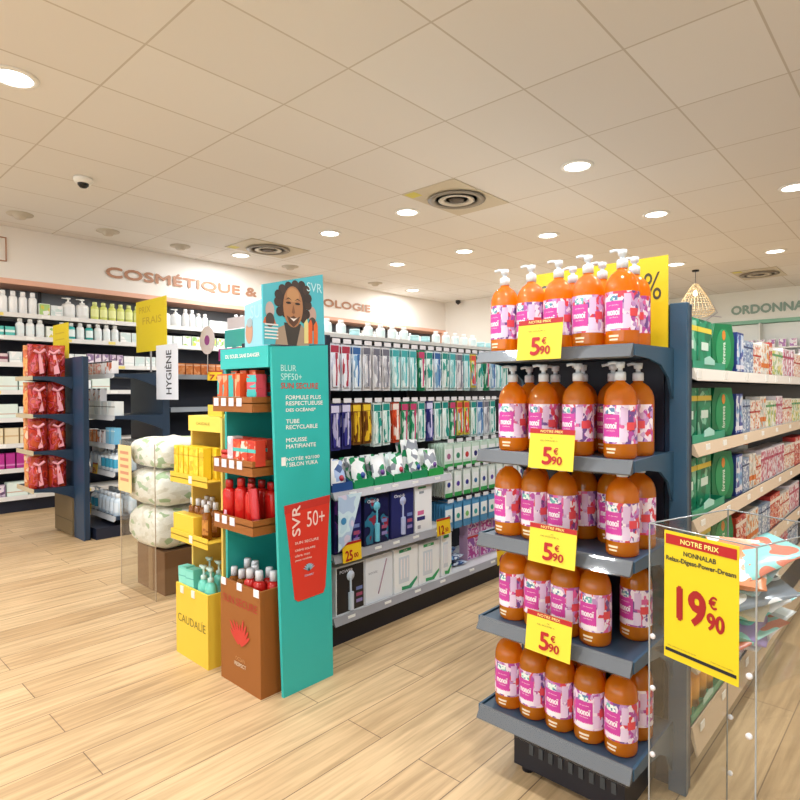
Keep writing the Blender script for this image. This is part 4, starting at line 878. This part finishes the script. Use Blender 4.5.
fillrow(1.385, -2.82, -2.52, .8856, [(yc, 6)], 'on upper yellow tray', 'yellow cartons', .007, axis='X', face=0)
for k in range(5): put(yc, (-2.74+.055*k, 1.455, .8856), 0, '%s yellow carton from the left, second row of the upper yellow tray' % od(k+1), 'yellow cartons behind')
yb = carton('yellow_tray_box', 'box', ('', ''), .2, .055, .1, M('e8c23a', .5), None, M('d9ae2c'), .2, .06)
put(yb, (-2.715, 1.405, .6006), 0, 'yellow open card box of amber oil sprays on the lower yellow tray')
for k in range(7):
    put(ab, (-2.79+.055*(k % 5)+(.02 if k > 4 else 0)-.0, 1.47+.065*(k//5), .6006), 0, '%s amber oil spray bottle on the lower tray of the yellow display' % od(k+1), 'amber oil sprays on yellow display', s=.88)
for k in range(1): put(ab, (-2.545, 1.41, .6006), 0, 'dark amber spray bottle at the right front of the lower yellow tray', s=.88)
aq = bottle('aqua_pump_bottle', 'bottle', ('aqua pump bottle', 'aqua pump bottles'), .036, .25, M('6fd0bf', .35), M('c9eae6', .3), M('8ad9ca'), 'pump', .75)
aqc = carton('aqua_carton', 'box', ('', ''), .07, .05, .22, M('6fcfc0', .4), M('86d9cc'), M('4fb0a6'), .8, .02)
for k, x in enumerate((-2.765, -2.69)): put(aqc, (x, 1.425, .2106), .06, '%s aqua carton from the left in the base of the yellow display' % od(k+1), 'aqua cartons', tilt=(0, R(-3)))
for k, x in enumerate((-2.615, -2.55)): put(aq, (x, 1.43, .2106), 0, '%s aqua pump bottle in the base of the yellow display' % ['left', 'right'][k], 'aqua pump bottles')
for k in range(2): put(aq, (-2.72+.09*k, 1.52, .2106), 0, '%s aqua pump bottle in the back row of the yellow base' % ['left', 'right'][k], 'aqua pump bottles')

# ------------------------------------------------------------------ CLEAR BIN of white bags (left middle)
CB = thing('acrylic_bin', 'clear acrylic floor bin filled with white leafy printed bags', 'display bin', (-3.86, 1.75, 0))
bw, bd, bh_ = .52, .44, .98
CB.location = (-3.83, 1.85, 0)
for nm, a in [('front_pane', (-bw/2, bw/2, -bd/2, -bd/2+.004, 0, bh_)), ('back_pane', (-bw/2, bw/2, bd/2-.004, bd/2, 0, bh_)), ('left_pane', (-bw/2, -bw/2+.004, -bd/2+.0045, bd/2-.0045, 0, bh_)), ('right_pane', (bw/2-.004, bw/2, -bd/2+.0045, bd/2-.0045, 0, bh_))]: boxp(nm, *a, ACR, CB)
for x in (-bw/2, bw/2):
    for y in (-bd/2, bd/2): MB().tube([(x, y, 0), (x, y, bh_)], .003, 6).build('edge', M('b9aa96', .2, .3), CB)
boxp('carton', 0, 0, 0, 0, 0, 0, BROWN) if False else None
t = thing('cardboard_box', 'brown cardboard box on the floor of the left acrylic bin', 'box', (-3.82, 1.87, .001))
boxp('carton', -.2, .2, -.16, .16, 0, .28, M('7a5636', .7), t, bev=.002); boxp('packing_tape', -.03, .03, -.1615, .1615, .0, .2815, M('8c6a45', .4), t)
def cushion(w, d, h, seed):
    rnd = random.Random(seed); vs = []; nu, nv = 28, 14
    def sp(v, e): return math.copysign(abs(v)**e, v)
    for j in range(nv+1):
        ph = -pi/2+pi*j/nv
        for i in range(nu):
            th = 2*pi*i/nu; k = 1+.035*sin(5*th+seed)*cos(3*ph+seed)+rnd.uniform(-.012, .012)
            vs.append((w/2*sp(cos(ph), .45)*sp(cos(th), .4)*k, d/2*sp(cos(ph), .45)*sp(sin(th), .4)*k, h/2*(1+sp(sin(ph), .6)*(k if abs(ph) < 1.5 else 1))))
    fs = [(j*nu+i, j*nu+(i+1) % nu, (j+1)*nu+(i+1) % nu, (j+1)*nu+i) for j in range(nv) for i in range(nu)]
    return MB().add(vs, fs, True)
LEAF = PM(['e9e6da', 'f1efe6', 'e0dccc', 'efece2', 'dcd8ca', 'f1efe6', 'a9bf98', 'ece9de'], 22, .45, (1, 1, 1.6))
for k, (x, y, z, w_, d_, h__) in enumerate([(-3.83, 1.85, .284, .47, .4, .27), (-3.83, 1.85, .557, .48, .4, .24), (-3.82, 1.86, .803, .46, .39, .2)]):
    o = obj('printed_bag', cushion(w_, d_, h__, 60+k).mesh('printed_bag', LEAF), None, (x, y, z), (0, 0, R(4*k)))
    tag(o, 'white leafy printed bag, %s in the pile in the left acrylic bin' % ['lowest', 'middle', 'topmost'][k], 'bag', 'white leafy bags')
t = thing('price_leaflet', 'beige yellow leaflet fixed to the front of the left acrylic bin', 'leaflet', (-3.99, 1.622, .64))
boxp('sheet', -.105, .1, -.004, -.001, 0, .31, M('e3c98f', .6), t)
for k in range(5): boxp('printed_line', -.07, .06, -.0052, -.004, .07+.045*k, .09+.045*k, M('c88a6a', .6), t)

# ------------------------------------------------------------------ RED GIFT BAG RACK
RB = thing('gift_bag_rack', 'narrow dark end rack with red gift bags on four shelves at left', 'shelf rack', (-5.9, 1.8, 0))
def R_(o): return sub(o, RB)
R_(boxp('end_panel', -6.2, -5.5, 1.885, 1.93, 0, 1.62, NAVY, bev=.004))
R_(boxp('upright', -5.73, -5.49, 1.875, 1.8845, 0, 1.62, M('27405a', .4)))
R_(boxp('plinth', -6.2, -5.735, 1.86, 1.8845, .01, .4, M('6b5a3e', .5), label='brown plinth panel'))
R_(boxp('plinth_groove', -6.19, -5.745, 1.8575, 1.8598, .14, .145, M('3a3020', .5)))
RZ = [1.44, 1.11, .79, .46]
for z in RZ:
    s = R_(boxp('shelf', -6.2, -5.73, 1.56, 1.874, z-.02, z, NAVY))
    for x in (-6.21, -5.731):
        b = MB().prism([(1.56, z-.02), (1.56, z+.004), (1.874, z+.004), (1.874, z-.11), (1.82, z-.08), (1.7, z-.035)], 0, x, x+.008).build('bracket', NAVY); b.parent = s
    lp = boxp('price_rail', -6.2, -5.73, 1.548, 1.559, z-.03, z+.008, M('c9b99a', .4), s)
RG = PM(['9a2416', 'b8341e', '8c1c14', 'c04a58', 'a82c1a', 'b84420'], 13, .2, kind='N'); RIB = M('e39aa6', .35); OG = PM(['d98a4a', 'e3a25a', 'cf6a3a', 'e9c0a0'], 14, .3, kind='N')
for i, z in enumerate(RZ):
    for k in range(4):
        x = -6.12+.125*k if False else [-5.83, -5.83, -6.0, -6.0][k]; y = [1.62, 1.77, 1.63, 1.78][k]
        hh = .27
        hh = .285; me = pouchm(.15, .14, hh, 10, .3, i*7+k).mesh('gift_bag', OG if k == 2 else RG)
        o = obj('gift_bag', me, None, (x, y, z+.001), (0, 0, pi/2+random.uniform(-.5, .2)))
        tag(o, '%s cellophane gift bag, %s on the %s shelf of the gift rack' % ('orange' if k == 2 else 'red', ['front right', 'back right', 'front left', 'back left'][k], ['top', 'second', 'third', 'lowest'][i]), 'gift bag', 'cellophane gift bags')
        bm_ = MB().tube([(-.04, -.064, hh*.8), (0, -.07, hh*.72), (.045, -.064, hh*.84)], .012, 6)
        bm_.add([(-.008, -.068, hh*.72), (.01, -.068, hh*.72), (.035+.01*k, -.072, hh*.12), (.0, -.072, hh*.08), (-.008, -.064, hh*.72), (.01, -.064, hh*.72), (.035+.01*k, -.066, hh*.12), (.0, -.066, hh*.08)], [(0, 1, 2, 3), (7, 6, 5, 4), (0, 4, 5, 1), (1, 5, 6, 2), (2, 6, 7, 3), (3, 7, 4, 0)])
        bm_.build('ribbon', RIB, o)
t = thing('promotion_sign', 'smaller yellow sign on top of the red gift bag rack', 'sign', (-6.1, 1.9, 1.621))
boxp('board', -.22, .2, -.003, .003, 0, .33, YELS, t)
for k in range(3): boxp('printed_line', -.15, .1, -.0045, -.003, .24-.06*k, .25-.06*k, M('c9a918'), t)

# ------------------------------------------------------------------ HYGIENE GONDOLA
HG = thing('hygiene_gondola', 'dark blue hygiene gondola with curved shelf brackets behind the gift rack', 'shelving', (-5.8, 3.3, 0))
def Y_(o): return sub(o, HG)
Y_(boxp('end_panel', -6.15, -5.43, 2.56, 2.63, 0, 1.5, NAVY, bev=.004))
Y_(boxp('spine', -5.85, -5.78, 2.6305, 4.9, 0, 1.47, NAVYD))
Y_(boxp('plinth', -6.15, -5.45, 1.96, 4.9, 0, .1, NAVYD))
HZ = [1.47, 1.09, .83, .58, .18]
for i, z in enumerate(HZ):
    s = Y_(boxp('end_shelf', -6.1, -5.43, 2.12, 2.559, z-.025, z, M('2b4358', .4)))
    MB().prism([(2.1195, z+.004), (2.113, z+.004), (2.1, z-.04), (2.1195, z-.03)], 0, -6.1, -5.43).build('price_rail', M('c9ccd0', .4), s)
    MB().prism([(2.12, z-.025), (2.12, z+.003), (2.559, z+.003), (2.559, z-.14), (2.47, z-.1), (2.3, z-.04)], 0, -5.429, -5.421).build('bracket', NAVY, s)
for z in (1.47, 1.15, .8, .45, .12):
    s = Y_(boxp('side_shelf', -5.7795, -5.43, 2.6305, 4.9, z-.03, z, M('2b4358', .4)))
    MB().box(-5.4295, -5.424, 2.64, 4.9, z-.04, z+.006).build('price_rail', M('8e98a4', .4), s)
hc = carton('pink_stripe_carton', 'box', ('white carton with pink stripes', 'white cartons with pink stripes'), .055, .06, .12, M('e6dcd8', .4), PM(['e8c9c0', 'dd8a7a', 'efe6e2', 'e0a090'], 40, .4, (.4, 1, 2)), M('2c2c44'), .93, .1)
wb = carton('white_black_carton', 'box', ('white carton with orange panel', 'white cartons with orange panel'), .06, .06, .12, M('e9e6e8', .4), PM(['eeeaec', 'c9643c', 'eeeaec'], 30), M('2a2a3c'), .93, .1)
wl = carton('pale_long_box', 'box', ('pale long box with dark line', 'pale long boxes with dark line'), .15, .08, .13, M('dfe6e6', .4), PM(['e6ebea', 'd3dde0', 'eef0ee'], 12), M('55584a'), .62, .05)
blb = bottle('pale_blue_bottle', 'bottle', ('pale blue lotion bottle', 'pale blue lotion bottles'), .04, .2, M('cfe0ee', .35), M('e9f0f6', .3), M('dfeaf4'))
blp = bottle('white_pump_bottle', 'bottle', ('white pump bottle with blue band', 'white pump bottles with blue band'), .042, .21, M('e6eef4', .35), M('cfdfec', .3), M('3aa0c4'), 'pump')
orc = carton('orange_box', 'box', ('small orange box', 'small orange boxes'), .07, .06, .115, M('d8844a', .4), PM(['dd8a4c', 'e6a06a', 'cf7438'], 30), M('eccab0'), .85, .08)
blx = carton('blue_box', 'box', ('small blue box', 'small blue boxes'), .08, .06, .15, M('6fb4d6', .4), M('86c2e0'), M('c9e3f0'), .8, .08)
hw = 'on %s hygiene end shelf'
fillrow(2.125, -6.08, -5.44, HZ[0], [(hc, 5), (wb, 4)], hw % 'top', 'hygiene cartons', .008, axis='X', face=0)
fillrow(2.125, -6.08, -5.44, HZ[1], [(wl, 4)], hw % 'second', 'hygiene cartons', .01, axis='X', face=0)
fillrow(2.125, -6.08, -5.44, HZ[1]+.1312, [(wb, 3)], 'atop the pale long hygiene boxes', 'hygiene cartons', .06, axis='X', face=0)
fillrow(2.125, -6.08, -5.44, HZ[2], [(orc, 2), (wb, 2), (blx, 2)], hw % 'third', 'hygiene cartons', .04, axis='X', face=0)
fillrow(2.125, -6.08, -5.44, HZ[3], [(blb, 3), (blp, 4)], hw % 'fourth', 'hygiene bottles', .008, axis='X', face=0)
for k in range(6): put(blb, (-6.0+.098*k, 2.3, HZ[3]+.0006), 0, '%s pale blue bottle from left, back row, fourth hygiene shelf' % od(k+1), 'hygiene bottles behind')
fillrow(2.125, -6.08, -5.44, HZ[4], [(blp, 2), (blb, 5)], hw % 'lowest', 'hygiene bottles', .008, axis='X', face=0)
for k in range(6): put(blb, (-6.0+.098*k, 2.3, HZ[4]+.0006), 0, '%s pale blue bottle from left, back row, lowest hygiene shelf' % od(k+1), 'hygiene bottles behind')
fillrow(-5.435, 2.72, 4.8, 1.47, [(orc, 6), (blx, 3), (orc, 4), (wb, 5)], 'on hygiene top side shelf', 'hygiene side boxes', .012)
fillrow(-5.435, 2.72, 4.8, 1.15, [(wl, 5), (blx, 3)], 'on the second side shelf of the hygiene gondola', 'hygiene side boxes', .012) if False else None
pgb = carton('white_green_box', 'box', ('white and green box', 'white and green boxes'), .1, .08, .09, M('e6ecea', .4), M('eef2ee'), M('2f9a7a'), .2, .3)
fillrow(-5.435, 2.9, 4.6, .8, [(pgb, 9)], 'on hygiene middle side shelf', 'white green boxes', .012)
for y, tt in ((2.1, HZ[3]), (2.1, HZ[4])):
    price_card((-5.85 if tt > .4 else -6.02, 2.094, tt-.04), 0, .12, .1, '9', '90', label='small yellow price card on the %s shelf of the hygiene end rack' % ('fourth' if tt > .4 else 'lowest'), mini=True, top=None, tilt=R(-5))
price_card((-5.418, 3.1, 1.42), pi/2, .16, .1, '7', '50', label='small yellow price card on the top side rail of the hygiene gondola', mini=True, top=None)
t = thing('promotion_sign', 'larger yellow sign standing above the hygiene end rack', 'sign', (-5.62, 2.53, 1.7))
boxp('board', -.3, .35, -.003, .003, 0, .5, YELS, t); boxp('post', -.01, .01, .003, .013, -.2, .4, M('b9b9bd', .3, .5), t)
text('lettering', 'PRIX', (-.1, -.003, .41), XX, ZZ, M('b99a1c'), t, .25, .06); text('lettering', 'FRAIS', (.05, -.003, .3), XX, ZZ, M('b99a1c'), t, .4, .07)
t = thing('aisle_sign', 'white vertical hygiene aisle sign hanging beside the dark post', 'sign', (-5.42, 2.5, 1.235))
boxp('board', .0, .42, -.003, .003, 0, .505, M('dfe3ec', .5), t)
text('lettering', 'HYGIÈNE', (.24, -.003, .25), (0, 0, 1), (-1, 0, 0), M('2a2c38'), t, .4, .13, .01)
t = thing('shelf_wobbler', 'round white wobbler with purple mark above the orange boxes', 'sign', (-5.38, 3.0, 1.82))
MB().prism(ell(0, 0, .14, .14, 24), 1, -.003, .003).build('disc', M('e3d9e6', .5), t); MB().prism(ell(0, 0, .05, .05, 16), 1, -.0045, -.003).build('purple_mark', M('a04a9c', .5), t)
MB().tube([(0, .004, -.13), (-.02, .01, -.33)], .004).build('stem', M('c9c9cc'), t)
t = thing('card_header', 'magenta and turquoise card header beside the round wobbler', 'sign', (-5.4, 3.15, 1.62))
boxp('magenta_board', -.02, .4, -.003, .003, 0, .12, M('b8248c', .5), t); boxp('turquoise_board', .1, .75, -.003, .003, .13, .3, M('3fb6b0', .5), t); boxp('white_board', .15, .55, -.003, .003, .31, .42, M('ddd6e0', .5), t)
boxp('stake', .1, .12, .0035, .01, -.14, .3, M('3fb6b0', .5), t)

# ------------------------------------------------------------------ LEFT WALL SHELVING
LW = thing('wall_shelving', 'long wall shelving with white edges beneath the copper lettered banner', 'shelving', (-7.6, 5, 0))
def L_(o): return sub(o, LW)
L_(boxp('back_panel', -7.855, -7.8, .3, 9.38, 0, 2.48, M('7b8188', .6)))
L_(boxp('lower_back', -7.7995, -7.79, .3, 9.38, .1, 2.12, NAVYD))
for y in [.9, 2.2, 3.5, 4.8, 6.1, 7.4, 8.7]: L_(boxp('upright', -7.7895, -7.76, y-.012, y+.012, .1, 2.48, M('23262e', .5)))
L_(boxp('plinth', -7.7895, -7.4, .3, 9.38, 0, .12, NAVYD))
WZ = [2.17, 1.92, 1.63, 1.33, 1.03, .75, .48, .18]
for z in WZ:
    s = L_(boxp('shelf', -7.759, -7.37, .3, 9.38, z-.025, z, M('d9d6d0', .5)))
    e = MB().box(-7.3695, -7.362, .3, 9.38, z-.045, z+.004).build('price_rail', M('e6e4e0', .5)); e.parent = s
    for k in range(14):
        y = 1.2+.42*k+random.uniform(-.1, .1); MB().box(-7.3615, -7.359, y-.04, y+.04, z-.038, z-.006).build('price_tag', M('f4f4f0') if random.random() > .12 else M('f0dc78'), e)
def b2(nm, desc, c, r=.04, h=.2, kind='cap', cap='f4f4f0', lab=None, flat=1): return bottle(nm, 'bottle', desc, r, h, M(c, .35), M(cap, .35), M(lab) if lab else None, kind, flat)
wB = b2('white_bottle', ('white bottle', 'white bottles'), 'f2f3f2', .042, .2, lab='e6eeee')
wP = b2('white_pump_bottle', ('white pump bottle', 'white pump bottles'), 'f4f4f2', .07, .23, 'pump', lab='eef0f0')
gB = b2('lime_bottle', ('pale lime bottle', 'pale lime bottles'), 'd9e07a', .045, .21, cap='dfe695', flat=.7, lab='e6eaa0')
wT = b2('white_bottle', ('tall white bottle', 'tall white bottles'), 'f5f5f5', .042, .24, cap='f5f5f5')
pB = b2('peach_bottle', ('peach bottle', 'peach bottles'), 'e8b39a', .04, .22, lab='e9c4ae')
am = b2('amber_bottle', ('amber bottle', 'amber bottles'), 'b98a2c', .05, .22, lab='d9b45a', cap='f0f0e8')
tB = b2('teal_bottle', ('teal and white bottle', 'teal and white bottles'), '2fa9a4', .042, .19, lab='e6f2f0')
tC = carton('teal_box', 'box', ('small teal box', 'small teal boxes'), .09, .07, .1, M('3fb0a8', .4), M('58bdb4'), M('e3f2f0'), .5, .25)
wC = carton('white_box', 'box', ('white box', 'white boxes'), .12, .08, .12, M('eceeec', .4), PM(['f2f2f0', 'e3eae9', 'cfe0dc'], 16), M('c9d6d4'), .3, .06)
gC = carton('white_green_print_box', 'box', ('white box with leafy print', 'white boxes with leafy print'), .11, .08, .13, M('e9ece2', .4), PM(['eef0e6', 'a9cf7a', 'f2f2ea', 'd9c84a', '8fc06a'], 24), None)
cC = carton('cream_box', 'box', ('cream box', 'cream boxes'), .13, .09, .17, M('e3cfa8', .4), M('ecdcba'), M('d9b98a'), .5, .1)
mC = carton('magenta_box', 'box', ('magenta box', 'magenta boxes'), .085, .06, .17, M('a8247c', .4), M('b8308c'), M('d98ac0'), .25, .1)
lC = carton('lilac_box', 'box', ('lilac print box', 'lilac print boxes'), .07, .07, .13, M('b9a3b8', .4), PM(['cbb9cb', '8a6f96', 'e3d6e0', '6a5070'], 26), None)
dC = carton('plum_box', 'box', ('plum and white box', 'plum and white boxes'), .1, .07, .1, M('6a3c50', .4), M('dcc9cc'), M('7a3c50'), .5, .3)
mnt = carton('mint_box', 'box', ('pale mint box', 'pale mint boxes'), .2, .1, .15, M('d6e6dc', .4), M('e3efe6'), M('c9a08a'), .3, .06)
wf = 'on the %s wall shelf'
tiers = ['top', 'second', 'third', 'fourth', 'fifth', 'sixth', 'seventh', 'lowest']
wallseq = [[(lC, 2), (wT, 5), (gC, 1), (wC, 1), (wP, 1), (wP, 1), (gB, 6), (gC, 1), (wC, 1), (wP, 2), (wT, 2), (wB, 2), (wC, 3), (wT, 3), (wC, 3), (pB, 4), (am, 1), (wB, 3), (wT, 4), (wC, 4), (wB, 6), (tC, 4), (wT, 6), (wB, 5)],
           [(tB, 1), (tC, 3), (wB, 3), (gC, 1), (tB, 2), (wB, 1), (tB, 1), (wB, 3), (wC, 3), (wC, 3), (gC, 6), (tB, 1), (gC, 3), (wC, 5), (wB, 8), (tC, 5)],
           [(dC, 3), (wC, 1), (lC, 3), (wC, 3), (lC, 5), (wC, 6)],
           [(mnt, 3), (wC, 4), (mnt, 3)],
           [(mnt, 2), (wC, 3), (wC, 4)],
           [(cC, 5), (wC, 4)],
           [(mC, 7), (lC, 4)],
           [(wC, 1), (lC, 2), (mnt, 2), (lC, 3)]]
for i, z in enumerate(WZ):
    fillrow(-7.38, 1.45, [9.0, 5.6, 3.6, 3.0, 3.0, 3.0, 3.0, 3.0][i], z, wallseq[i], wf % tiers[i], 'wall products', .014 if i else .01)
# prescription wall products
pw = carton('pharmacy_box', 'box', ('white box with purple print', 'white boxes with purple print'), .11, .08, .14, M('eeeaf0', .4), PM(['f2eef4', 'b07ab4', 'f2eef4', 'd9b0cc'], 20), None)
for z, q in ((2.05, 'upper'), (1.85, 'middle')):
    fillrow(11.905, -3.2+(.95 if q == 'upper' else 0)*0, -1.45, z, [(wC, 3), (pw, 9)] if q == 'upper' else [(pw, 11)], 'on %s shelf under green banner' % q, 'pharmacy boxes', .05, axis='X', face=0)
